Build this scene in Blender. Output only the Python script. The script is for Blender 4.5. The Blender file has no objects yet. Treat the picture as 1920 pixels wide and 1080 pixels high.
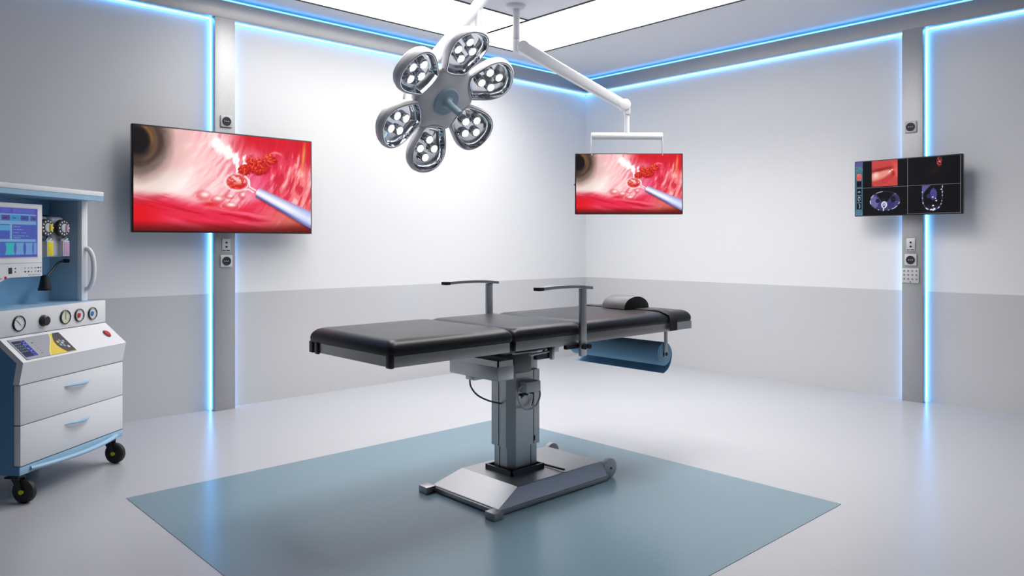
import bpy, bmesh, math, random
import numpy as np
from mathutils import Vector, Matrix

random.seed(4)
PI = math.pi
SC = bpy.context.scene
COL = SC.collection

# ------------------------------------------------------------------ materials
def s2l(c):
    return tuple(((v / 12.92) if v <= 0.04045 else ((v + 0.055) / 1.055) ** 2.4) for v in c)

def rgb(r, g, b):
    return s2l((r / 255, g / 255, b / 255))

def mat(name, col, rough=0.5, metal=0.0, coat=0.0, emit=None, estr=0.0, bump=0.0, bscale=40.0, stretch=None, cvar=0.0, rvar=0.0, spec=None, alpha=None):
    m = bpy.data.materials.new(name)
    m.use_nodes = True
    nt = m.node_tree
    b = nt.nodes['Principled BSDF']
    b.inputs['Base Color'].default_value = (*col, 1)
    b.inputs['Roughness'].default_value = rough
    b.inputs['Metallic'].default_value = metal
    b.inputs['Coat Weight'].default_value = coat
    b.inputs['Coat Roughness'].default_value = 0.08
    if spec is not None:
        b.inputs['Specular IOR Level'].default_value = spec
    if emit is not None:
        b.inputs['Emission Color'].default_value = (*emit, 1)
        b.inputs['Emission Strength'].default_value = estr
    if bump or cvar or rvar:
        tc = nt.nodes.new('ShaderNodeTexCoord')
        mp = nt.nodes.new('ShaderNodeMapping')
        nt.links.new(tc.outputs['Object'], mp.inputs['Vector'])
        if stretch:
            mp.inputs['Scale'].default_value = stretch
        nz = nt.nodes.new('ShaderNodeTexNoise')
        nz.inputs['Scale'].default_value = bscale
        nz.inputs['Detail'].default_value = 5
        nt.links.new(mp.outputs['Vector'], nz.inputs['Vector'])
        if bump:
            bp = nt.nodes.new('ShaderNodeBump')
            bp.inputs['Strength'].default_value = bump
            bp.inputs['Distance'].default_value = 0.002
            nt.links.new(nz.outputs['Fac'], bp.inputs['Height'])
            nt.links.new(bp.outputs['Normal'], b.inputs['Normal'])
        if cvar:
            mr = nt.nodes.new('ShaderNodeMapRange')
            mr.inputs['From Min'].default_value = 0.3
            mr.inputs['From Max'].default_value = 0.7
            mr.inputs['To Min'].default_value = 1 - cvar
            mr.inputs['To Max'].default_value = 1 + cvar
            nt.links.new(nz.outputs['Fac'], mr.inputs['Value'])
            mx = nt.nodes.new('ShaderNodeMix')
            mx.data_type = 'RGBA'
            mx.blend_type = 'MULTIPLY'
            mx.inputs['Factor'].default_value = 1
            mx.inputs[6].default_value = (*col, 1)
            cb = nt.nodes.new('ShaderNodeCombineColor')
            for i in range(3):
                nt.links.new(mr.outputs['Result'], cb.inputs[i])
            nt.links.new(cb.outputs['Color'], mx.inputs[7])
            nt.links.new(mx.outputs[2], b.inputs['Base Color'])
        if rvar:
            mr = nt.nodes.new('ShaderNodeMapRange')
            mr.inputs['From Min'].default_value = 0.3
            mr.inputs['From Max'].default_value = 0.7
            mr.inputs['To Min'].default_value = rough - rvar
            mr.inputs['To Max'].default_value = rough + rvar
            nt.links.new(nz.outputs['Fac'], mr.inputs['Value'])
            nt.links.new(mr.outputs['Result'], b.inputs['Roughness'])
    return m

def pic_mat(name, glow):
    """material reading the picture shown on a panel from its colour attribute"""
    m = bpy.data.materials.new(name)
    m.use_nodes = True
    nt = m.node_tree
    b = nt.nodes['Principled BSDF']
    at = nt.nodes.new('ShaderNodeAttribute')
    at.attribute_name = 'picture'
    if glow:
        b.inputs['Base Color'].default_value = (0.01, 0.01, 0.012, 1)
        b.inputs['Roughness'].default_value = 0.3
        b.inputs['Specular IOR Level'].default_value = 0.12
        nt.links.new(at.outputs['Color'], b.inputs['Emission Color'])
        b.inputs['Emission Strength'].default_value = glow
    else:
        nt.links.new(at.outputs['Color'], b.inputs['Base Color'])
        b.inputs['Roughness'].default_value = 0.35
    return m

CYAN = (0.10, 0.42, 1.0)
M = {
    'wall': mat('satin_white_wall', rgb(229, 229, 229), 0.38, bump=0.05, bscale=60),
    'wainscot': mat('grey_wainscot', rgb(202, 202, 203), 0.18, coat=0.2, bump=0.015, bscale=30),
    'wall_grey': mat('dark_grey_wall', rgb(160, 162, 166), 0.5),
    'ceil': mat('ceiling_paint', rgb(232, 233, 238), 0.6),
    'floor': mat('epoxy_floor', rgb(176, 177, 181), 0.28),
    'mat': mat('blue_grey_vinyl', rgb(111, 136, 149), 0.22),
    'steel': mat('brushed_steel', (0.52, 0.52, 0.525), 0.34, 1.0, bump=0.08, bscale=30, stretch=(1, 1, 30), cvar=0.05),
    'steel_h': mat('brushed_steel_long', (0.40, 0.395, 0.39), 0.38, 1.0, bump=0.06, bscale=30, stretch=(1, 25, 25), cvar=0.05),
    'trimsteel': mat('column_steel', (0.46, 0.46, 0.465), 0.45, 0.7, bump=0.06, bscale=40, stretch=(6, 6, 1), cvar=0.05),
    'dark_steel': mat('dark_steel', (0.10, 0.105, 0.11), 0.3, 1.0),
    'chrome': mat('chrome', (0.82, 0.83, 0.85), 0.06, 1.0),
    'leather': mat('black_leather', (0.011, 0.011, 0.013), 0.36, spec=0.32, bump=0.12, bscale=300),
    'leather_grey': mat('grey_leather', (0.10, 0.10, 0.105), 0.45, bump=0.1, bscale=300),
    'black': mat('black_plastic', (0.008, 0.008, 0.009), 0.35),
    'rubber': mat('black_rubber', (0.012, 0.012, 0.012), 0.6),
    'strap': mat('black_webbing', (0.012, 0.012, 0.013), 0.75, bump=0.3, bscale=400),
    'white': mat('white_enamel', rgb(232, 233, 236), 0.35),
    'arm_white': mat('arm_white', rgb(224, 224, 228), 0.3),
    'lamp_grey': mat('lamp_grey', rgb(212, 210, 213), 0.45),
    'handle_blue': mat('handle_bluegrey', rgb(142, 166, 182), 0.4),
    'mach_blue': mat('machine_blue', rgb(84, 138, 178), 0.4),
    'niche_blue': mat('niche_blue', rgb(120, 172, 210), 0.4),
    'niche_grey': mat('niche_grey_blue', rgb(168, 190, 206), 0.35),
    'mach_lblue': mat('machine_light_blue', rgb(150, 190, 218), 0.35),
    'mach_white': mat('machine_white', rgb(226, 227, 229), 0.4),
    'paper_blue': mat('blue_paper', rgb(136, 182, 212), 0.7, bump=0.2, bscale=80),
    'socket': mat('socket_grey', rgb(196, 197, 199), 0.35),
    'socket_dark': mat('socket_dark', rgb(40, 42, 45), 0.4),
    'plate_light': mat('plate_aluminium', rgb(205, 206, 208), 0.4, 0.2),
    'key_grey': mat('key_grey', rgb(120, 121, 124), 0.4),
    'yellow': mat('yellow_glass', rgb(222, 205, 10), 0.2),
    'pink': mat('pink_glass', rgb(196, 150, 190), 0.2),
    'red': mat('red_plastic', rgb(190, 14, 16), 0.25),
    'blue': mat('blue_dot', rgb(50, 120, 190), 0.4),
    'gauge': mat('gauge_face', rgb(224, 225, 226), 0.4),
    'gauge_y': mat('gauge_face_cream', rgb(220, 218, 190), 0.4),
    'lime': mat('lime_plastic', rgb(190, 205, 40), 0.4),
    'frame_dark': mat('panel_frame', rgb(46, 46, 49), 0.6),
    'bezel': mat('bezel_black', (0.006, 0.006, 0.007), 0.3),
    'panel': mat('lit_diffuser', (0.9, 0.9, 0.9), 0.6, emit=(1.0, 0.975, 0.945), estr=3.0),
    'led': mat('blue_led', (0.2, 0.5, 0.7), 0.5, emit=CYAN, estr=10.0),
    'led_cove': mat('blue_led_cove', (0.2, 0.5, 0.7), 0.5, emit=CYAN, estr=3.5),
    'lens': mat('lamp_lens', (0.9, 0.9, 0.9), 0.2, emit=(1, 1, 1), estr=3.0),
    'screen': pic_mat('screen_picture', 1.0),
    'screen_dim': pic_mat('screen_picture_dim', 0.68),
    'print': pic_mat('printed_panel', 0.0),
}

# ------------------------------------------------------------------ mesh helpers
class MB:
    """collects shapes into one mesh; each shape may carry its own material"""
    def __init__(self):
        self.bm = bmesh.new()
        self.mats = []
        self.cur = None
    def _mi(self, m):
        if m not in self.mats:
            self.mats.append(m)
        return self.mats.index(m)
    def add(self, t, m, mtx=None):
        i = self._mi(m)
        vm = {}
        for v in t.verts:
            co = v.co.copy()
            if mtx is not None:
                co = mtx @ co
            vm[v] = self.bm.verts.new(co)
        for f in t.faces:
            try:
                nf = self.bm.faces.new([vm[v] for v in f.verts])
                nf.material_index = i
            except ValueError:
                pass
        t.free()
        return self
    def box(self, x0, x1, y0, y1, z0, z1, m, bev=0.0, seg=2, mtx=None):
        t = bmesh.new()
        bmesh.ops.create_cube(t, size=1)
        for v in t.verts:
            v.co = Vector(((x0 + x1) / 2 + v.co.x * (x1 - x0), (y0 + y1) / 2 + v.co.y * (y1 - y0), (z0 + z1) / 2 + v.co.z * (z1 - z0)))
        if bev:
            bmesh.ops.bevel(t, geom=list(t.edges), offset=bev, segments=seg, profile=0.5, affect='EDGES')
        bmesh.ops.recalc_face_normals(t, faces=t.faces)
        return self.add(t, m, mtx)
    def rings(self, rings, m, cap0=True, cap1=True, mtx=None, closed=False):
        t = bmesh.new()
        R = [[t.verts.new(p) for p in r] for r in rings]
        n = len(R[0])
        rr = list(zip(R, R[1:])) + ([(R[-1], R[0])] if closed else [])
        for a, b in rr:
            for i in range(n):
                j = (i + 1) % n
                try:
                    t.faces.new((a[i], a[j], b[j], b[i]))
                except ValueError:
                    pass
        if not closed:
            if cap0:
                t.faces.new(list(reversed(R[0])))
            if cap1:
                t.faces.new(R[-1])
        bmesh.ops.recalc_face_normals(t, faces=t.faces)
        return self.add(t, m, mtx)
    def cyl(self, p0, p1, r0, m, r1=None, seg=32, bev=0.0, mtx=None):
        p0, p1 = Vector(p0), Vector(p1)
        r1 = r0 if r1 is None else r1
        d = (p1 - p0)
        L = d.length
        q = d.to_track_quat('Z', 'Y').to_matrix().to_4x4()
        prof = [(r0, 0), (r1, L)]
        if bev:
            k = bev * 0.3
            prof = [(r0 - bev, 0), (r0 - k, k), (r0, bev), (r1, L - bev), (r1 - k, L - k), (r1 - bev, L)]
        return self.lathe(prof, m, seg=seg, mtx=(mtx or Matrix()) @ Matrix.Translation(p0) @ q)
    def lathe(self, prof, m, seg=32, mtx=None, cap0=True, cap1=True):
        rings = [[(r * math.cos(2 * PI * i / seg), r * math.sin(2 * PI * i / seg), z) for i in range(seg)] for r, z in prof]
        return self.rings(rings, m, cap0, cap1, mtx)
    def tube(self, pts, r, m, seg=12, mtx=None, flat=1.0, up=None):
        P = [Vector(p) for p in pts]
        rings = []
        n = len(P)
        ref = Vector(up) if up else Vector((0, 0, 1))
        prev = None
        for i in range(n):
            d = (P[min(i + 1, n - 1)] - P[max(i - 1, 0)]).normalized()
            a = prev if prev is not None else ref
            if abs(a.dot(d)) > 0.95 and prev is None:
                a = Vector((1, 0, 0.02))
            a = (a - d * a.dot(d)).normalized()
            prev = a
            b = d.cross(a)
            rr = r[i] if isinstance(r, (list, tuple)) else r
            rings.append([P[i] + a * (rr * flat * math.cos(2 * PI * k / seg)) + b * (rr * math.sin(2 * PI * k / seg)) for k in range(seg)])
        return self.rings(rings, m, mtx=mtx)
    def prism(self, poly, h0, h1, m, mtx=None, bev=0.0):
        """poly in local xy, extruded along local z"""
        t = bmesh.new()
        a = [t.verts.new((x, y, h0)) for x, y in poly]
        b = [t.verts.new((x, y, h1)) for x, y in poly]
        n = len(poly)
        for i in range(n):
            j = (i + 1) % n
            t.faces.new((a[i], a[j], b[j], b[i]))
        t.faces.new(list(reversed(a)))
        t.faces.new(b)
        bmesh.ops.recalc_face_normals(t, faces=t.faces)
        if bev:
            ed = [e for e in t.edges if e.calc_face_angle(0) > 0.5]
            bmesh.ops.bevel(t, geom=ed, offset=bev, segments=2, profile=0.5, affect='EDGES')
        return self.add(t, m, mtx)
    def build(self, name, parent=None, angle=35):
        me = bpy.data.meshes.new(name)
        self.bm.to_mesh(me)
        self.bm.free()
        for m in self.mats:
            me.materials.append(M[m])
        for p in me.polygons:
            p.use_smooth = True
        me.set_sharp_from_angle(angle=math.radians(angle))
        o = bpy.data.objects.new(name, me)
        COL.objects.link(o)
        if parent:
            o.parent = parent
        return o

def tag(o, label=None, cat=None, group=None, kind=None):
    if label:
        o['label'] = label
    if cat:
        o['category'] = cat
    if group:
        o['group'] = group
    if kind:
        o['kind'] = kind
    return o

def empty(name, loc, label, cat, rz=0.0, group=None, mtx=None):
    o = bpy.data.objects.new(name, None)
    o.empty_display_size = 0.1
    COL.objects.link(o)
    if mtx is not None:
        o.matrix_world = mtx
    else:
        o.location = loc
        o.rotation_euler = (0, 0, rz)
    return tag(o, label, cat, group)

def copy_tree(o, parent=None):
    c = o.copy()
    COL.objects.link(c)
    if parent:
        c.parent = parent
    for ch in list(o.children):
        copy_tree(ch, c)
    return c

def smooth_curve(pts, n=8):
    P = [Vector(p) for p in pts]
    out = []
    for i in range(len(P) - 1):
        p0 = P[max(i - 1, 0)]; p1 = P[i]; p2 = P[i + 1]; p3 = P[min(i + 2, len(P) - 1)]
        for k in range(n):
            t = k / n
            out.append(0.5 * ((2 * p1) + (p2 - p0) * t + (2 * p0 - 5 * p1 + 4 * p2 - p3) * t * t + (3 * p1 - p0 - 3 * p2 + p3) * t ** 3))
    out.append(P[-1])
    return out

def picture(name, nx, ny, func, material, parent, mtx):
    """flat display surface, unit square in local xy (v runs down), placed by mtx; func(u, v) -> sRGB arrays"""
    u = np.linspace(0, 1, nx); v = np.linspace(0, 1, ny)
    U, V = np.meshgrid(u, v)
    c = np.clip(func(U, V), 0, 1)
    lin = np.where(c <= 0.04045, c / 12.92, ((c + 0.055) / 1.055) ** 2.4)
    verts = np.stack([U.ravel(), 1 - V.ravel(), np.zeros(nx * ny)], 1)
    mt = np.array(mtx)
    verts = verts @ mt[:3, :3].T + mt[:3, 3]
    idx = np.arange(nx * ny).reshape(ny, nx)
    f = np.stack([idx[1:, :-1], idx[1:, 1:], idx[:-1, 1:], idx[:-1, :-1]], -1).reshape(-1, 4)
    me = bpy.data.meshes.new(name)
    me.from_pydata(verts.tolist(), [], f.tolist())
    at = me.color_attributes.new('picture', 'FLOAT_COLOR', 'POINT')
    at.data.foreach_set('color', np.concatenate([lin.reshape(-1, 3), np.ones((nx * ny, 1))], 1).astype(np.float32).ravel())
    me.materials.append(M[material])
    o = bpy.data.objects.new(name, me)
    COL.objects.link(o)
    o.parent = parent
    return o

# ------------------------------------------------------------------ pictures shown on screens
_rng = np.random.RandomState(7)
_G = _rng.rand(256, 256)
def vnoise(x, y):
    xi = np.floor(x).astype(int); yi = np.floor(y).astype(int)
    fx = x - xi; fy = y - yi
    fx = fx * fx * (3 - 2 * fx); fy = fy * fy * (3 - 2 * fy)
    g = lambda a, b: _G[a % 256, b % 256]
    return (g(xi, yi) * (1 - fx) + g(xi + 1, yi) * fx) * (1 - fy) + (g(xi, yi + 1) * (1 - fx) + g(xi + 1, yi + 1) * fx) * fy
def fbm(x, y, o=4):
    s = 0; a = 0.5
    for k in range(o):
        s = s + a * vnoise(x * 2 ** k + 17 * k, y * 2 ** k + 5 * k); a *= 0.5
    return s / (1 - 0.5 ** o)
def sst(a, b, x):
    t = np.clip((x - a) / (b - a), 0, 1)
    return t * t * (3 - 2 * t)
def mixc(c, col, k):
    k = np.clip(k, 0, 1)[..., None]
    return c * (1 - k) + np.array(col) / 255.0 * k
def solid(U, col):
    return np.ones(U.shape + (3,)) * np.array(col) / 255.0
def seg_dist(x, y, ax, ay, bx, by):
    dx, dy = bx - ax, by - ay
    t = np.clip(((x - ax) * dx + (y - ay) * dy) / (dx * dx + dy * dy), 0, 1)
    return np.hypot(x - ax - t * dx, y - ay - t * dy), t

def endoscopy(U, V):
    A = 1.78
    x = U * A; y = V
    # streaks sweep round the dark opening in the upper left corner, then fan out to the right
    wob = fbm(x * 3, y * 3)
    rx = x + 0.05; ry = y + 0.12
    rr = np.hypot(rx, ry * 1.05); th = np.arctan2(ry, rx)
    st = fbm(rr * 20 + 2.5 * wob, th * 4.0)
    st2 = fbm(rr * 34 + 3.0 * wob, th * 4.5 + 9)
    ray = fbm(rr * 26 + 2.0 * fbm(x * 4, y * 4), th * 11 + 3)
    c = solid(U, (240, 170, 178))
    c = mixc(c, (252, 214, 212), sst(0.42, 0.7, st) * 0.8)
    c = mixc(c, (222, 82, 112), sst(0.50, 0.30, st2) * sst(0.45, 0.9, x) * 0.75)
    c = mixc(c, (255, 214, 216), sst(0.55, 0.72, st2) * sst(0.4, 0.8, x) * 0.6)
    # pale centre and bright pool on the left
    c = mixc(c, (250, 220, 212), np.exp(-(((x - 0.55) / 0.36) ** 2 + ((y - 0.28) / 0.30) ** 2)) * 0.55)
    pool = np.exp(-((rr - 0.655 - 0.16 * np.cos(th)) / 0.105) ** 4) * sst(0.62, 1.15, th)
    c = mixc(c, (255, 253, 247), pool * 1.1)
    c = mixc(c, (255, 240, 236), np.exp(-((rr - 0.80) / 0.12) ** 2) * sst(0.5, 1.0, th) * st * 1.1)
    # red upper right
    kr = sst(0.78, 1.12, x) * sst(0.40, 0.0, y - 0.22 * (x - 1.1))
    c = mixc(c, (206, 8, 26), kr * (0.75 + 0.4 * st))
    # crimson round the polyps, right of the middle
    c = mixc(c, (222, 22, 66), np.exp(-(((x - 1.38) / 0.26) ** 2 + ((y - 0.36) / 0.20) ** 2)) * 1.0)
    c = mixc(c, (226, 60, 110), np.exp(-(((x - 1.2) / 0.2) ** 2 + ((y - 0.55) / 0.14) ** 2)) * 0.55)
    # pink fan on the right
    kf = sst(1.15, 1.65, x + 0.25 * (y - 0.4)) * sst(0.02, 0.45, y) * sst(1.0, 0.75, y)
    c = mixc(c, (236, 110, 112), kf * 0.75)
    c = mixc(c, (255, 214, 206), kf * sst(0.54, 0.74, ray) * 0.85)
    c = mixc(c, (200, 24, 46), sst(1.1, 1.4, x) * sst(0.9, 0.6, y) * sst(0.47, 0.30, ray) * 0.75)
    c = mixc(c, (255, 170, 176), sst(1.2, 1.4, x) * sst(0.12, 0.2, y) * sst(0.6, 0.5, y) * sst(0.66, 0.78, ray) * 0.8)
    c = mixc(c, (240, 170, 80), np.exp(-(((x - 1.71 + 0.10 * y) / 0.018) ** 2 + ((y - 0.17) / 0.15) ** 2)) * 0.85)
    # red lower half with sweeping folds
    curve = 0.62 + 0.10 * np.exp(-((x - 0.75) / 0.5) ** 2) * sst(0.0, 0.8, x) - 0.10 * sst(0.9, 1.5, x)
    kb = sst(-0.02, 0.10, y - curve + 0.05 * (st - 0.5)) * sst(1.75, 1.0, x)
    c = mixc(c, (224, 36, 66), kb * 0.97)
    wave = fbm((y - 0.10 * np.sin(x * 2.2 - 0.3) - 0.10 * x * x) * 22 + 1.0 * wob, x * 1.8 + 4)
    c = mixc(c, (244, 110, 136), kb * sst(0.54, 0.72, wave) * sst(0.1, 0.7, x) * 0.75)
    c = mixc(c, (176, 8, 34), kb * sst(0.44, 0.28, wave) * 0.75)
    c = mixc(c, (214, 8, 14), sst(0.40, 0.0, x) * sst(0.64, 0.80, y) * 0.8)
    c = mixc(c, (214, 100, 90), sst(1.15, 1.5, x) * sst(0.66, 0.85, y) * 0.7)
    c = mixc(c, (236, 160, 150), sst(1.1, 1.4, x) * sst(0.66, 0.8, y) * sst(0.56, 0.74, ray) * 0.5)
    c = mixc(c, (140, 44, 22), sst(1.2, 1.75, x) * sst(0.80, 1.0, y) * 0.95)
    c = mixc(c, (92, 8, 4), sst(0.88, 1.0, y) * 0.9)
    # white glints top middle
    for ax, ay, bx, by, w in ((0.76, 0.11, 0.90, 0.19, 0.085), (0.88, 0.17, 0.96, 0.25, 0.06), (0.97, 0.24, 0.97, 0.36, 0.03), (1.03, 0.22, 1.04, 0.34, 0.015)):
        d, t = seg_dist(x, y, ax, ay, bx, by)
        c = mixc(c, (255, 250, 248), sst(w, w * 0.2, d + 0.10 * (ray - 0.5)) * 0.97)
    # dark opening
    dx = (x - 0.03); dy = (y - 0.14)
    dd = np.hypot(dx / 1.0, dy / 1.18)
    an = np.arctan2(dy, dx)
    ring = fbm(dd * 14, an * 2)
    c = mixc(c, (206, 172, 164), sst(0.56, 0.34, dd) * 0.6)
    c = mixc(c, (150, 124, 116), sst(0.37, 0.27, dd + 0.06 * (ring - .5)) * 0.8)
    c = mixc(c, (66, 50, 42), sst(0.30, 0.19, dd + 0.06 * (ring - .5)))
    c = mixc(c, (112, 100, 94), np.exp(-((dd - 0.25) / 0.03) ** 2) * sst(0.15, 0.30, y) * 0.7)
    c = mixc(c, (176, 118, 56), np.exp(-((dd - 0.125) / 0.02) ** 2) * sst(-0.02, 0.08, dx) * sst(0.14, -0.05, dy) * 0.85)
    c = mixc(c, (110, 84, 58), np.exp(-((dd - 0.165) / 0.02) ** 2) * sst(0.0, 0.1, dx) * 0.7)
    c = mixc(c, (10, 5, 4), sst(0.15, 0.08, dd))
    # polyps: upper cluster
    for (px, py, ax, ay, rot) in ((1.19, 0.285, 0.125, 0.105, .3), (1.32, 0.215, 0.075, 0.055, .5), (1.05, 0.355, 0.075, 0.055, -.3)):
        X = x - px; Y = y - py
        Xr = X * math.cos(rot) + Y * math.sin(rot); Yr = -X * math.sin(rot) + Y * math.cos(rot)
        nn = fbm(x * 70, y * 70, 2)
        e = np.hypot(Xr / ax, Yr / ay) + 0.35 * (nn - 0.5)
        c = mixc(c, (206, 34, 24), sst(1.12, 0.92, e))
        c = mixc(c, (244, 110, 60), sst(1.0, 0.8, e) * sst(0.52, 0.72, nn) * 0.85)
        c = mixc(c, (150, 10, 12), sst(1.0, 0.85, e) * sst(0.46, 0.3, nn) * 0.8 + np.exp(-((e - 1.0) / .12) ** 2) * sst(0, .05, Y) * .6)
    c = mixc(c, (236, 110, 150), np.exp(-(((x - 1.17) / 0.08) ** 2 + ((y - 0.195) / 0.04) ** 2)) * 0.75)
    c = mixc(c, (252, 180, 180), np.exp(-(((x - 1.38) / 0.07) ** 2 + ((y - 0.15 - 1.2 * (x - 1.38) ** 2 * 4) / 0.012) ** 2)) * 0.7)
    # lower polyps with wet highlights
    c = mixc(c, (214, 16, 26), np.exp(-(((x - 0.70) / 0.10) ** 2 + ((y - 0.725) / 0.03) ** 2)) * 0.9)
    for (px, py, ax, ay) in ((0.64, 0.645, 0.085, 0.055), (0.77, 0.675, 0.085, 0.045), (0.90, 0.735, 0.095, 0.045), (0.89, 0.64, 0.055, 0.03), (1.02, 0.625, 0.045, 0.045)):
        e = np.hypot((x - px) / ax, (y - py) / ay) + 0.4 * (st2 - .5)
        c = mixc(c, (214, 56, 66), np.exp(-(e / 1.05) ** 6) * 0.65)
        c = mixc(c, (250, 186, 190), np.exp(-((e - 0.98) / 0.10) ** 2) * 0.65 * sst(0.05, -0.01, np.abs(y - py)))
        c = mixc(c, (255, 244, 240), np.exp(-(((x - px - 0.01) / (ax * .5)) ** 2 + ((y - py + ay * .3) / (ay * .45)) ** 2)))
    # polyp in the wire loop
    e = np.hypot((x - 0.965) / 0.108, (y - 0.485) / 0.078)
    nn = fbm(x * 40, y * 40, 3)
    c = mixc(c, (216, 70, 60), sst(1.0, 0.9, e))
    c = mixc(c, (190, 16, 14), sst(1.0, 0.9, e) * sst(0.47, 0.53, y) * (0.6 + .4 * nn))
    c = mixc(c, (240, 90, 50), sst(1.0, 0.85, e) * sst(0.52, 0.62, nn) * sst(0.47, 0.53, y) * .8)
    c = mixc(c, (248, 196, 196), sst(1.0, 0.75, e) * sst(0.40, 0.55, nn) * sst(0.53, 0.46, y))
    lw = 0.010
    e2 = np.hypot((x - 0.965) / 0.122, (y - 0.487) / 0.09)
    ang = np.arctan2(y - 0.487, x - 0.965)
    c = mixc(c, (255, 226, 220), np.exp(-((e2 - 1.0) / 0.055) ** 2) * (1 - 0.5 * ((ang < -0.6) & (ang > -2.4))))
    for (ax_, ay_, bx_, by_) in ((1.05, 0.42, 1.095, 0.46), (1.095, 0.46, 1.10, 0.53), (1.10, 0.53, 1.16, 0.56), (1.04, 0.56, 1.09, 0.555), (1.09, 0.555, 1.14, 0.585)):
        d, t = seg_dist(x, y, ax_, ay_, bx_, by_)
        c = mixc(c, (255, 232, 226), sst(lw, lw * 0.4, d))
    # instrument shaft
    ax_, ay_, bx_, by_ = 1.175, 0.575, 1.95, 0.94
    L = math.hypot(bx_ - ax_, by_ - ay_)
    tx, ty = (bx_ - ax_) / L, (by_ - ay_) / L
    t = (x - ax_) * tx + (y - ay_) * ty
    s = -(x - ax_) * ty + (y - ay_) * tx
    w = 0.048 + 0.055 * np.clip(t, 0, 1)
    body = sst(-0.012, 0.0, t - 0.02 * (s / w) ** 2) * sst(1.06, 0.98, np.abs(s) / w)
    q = s / w
    c = mixc(c, (60, 20, 40), sst(1.5, 1.0, np.abs(q)) * sst(0, .02, t) * (q > 0) * 0.5)
    sh = solid(U, (196, 194, 228))
    sh = mixc(sh, (244, 248, 255), np.exp(-((q - 0.05) / 0.42) ** 2))
    sh = mixc(sh, (150, 128, 176), sst(-0.5, -1.0, q) * 0.8)
    sh = mixc(sh, (70, 82, 150), sst(0.45, 1.0, q))
    sh = mixc(sh, (160, 178, 236), sst(0.3, 0.6, t) * 0.35)
    c = c * (1 - body[..., None]) + sh * body[..., None]
    return c

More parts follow.
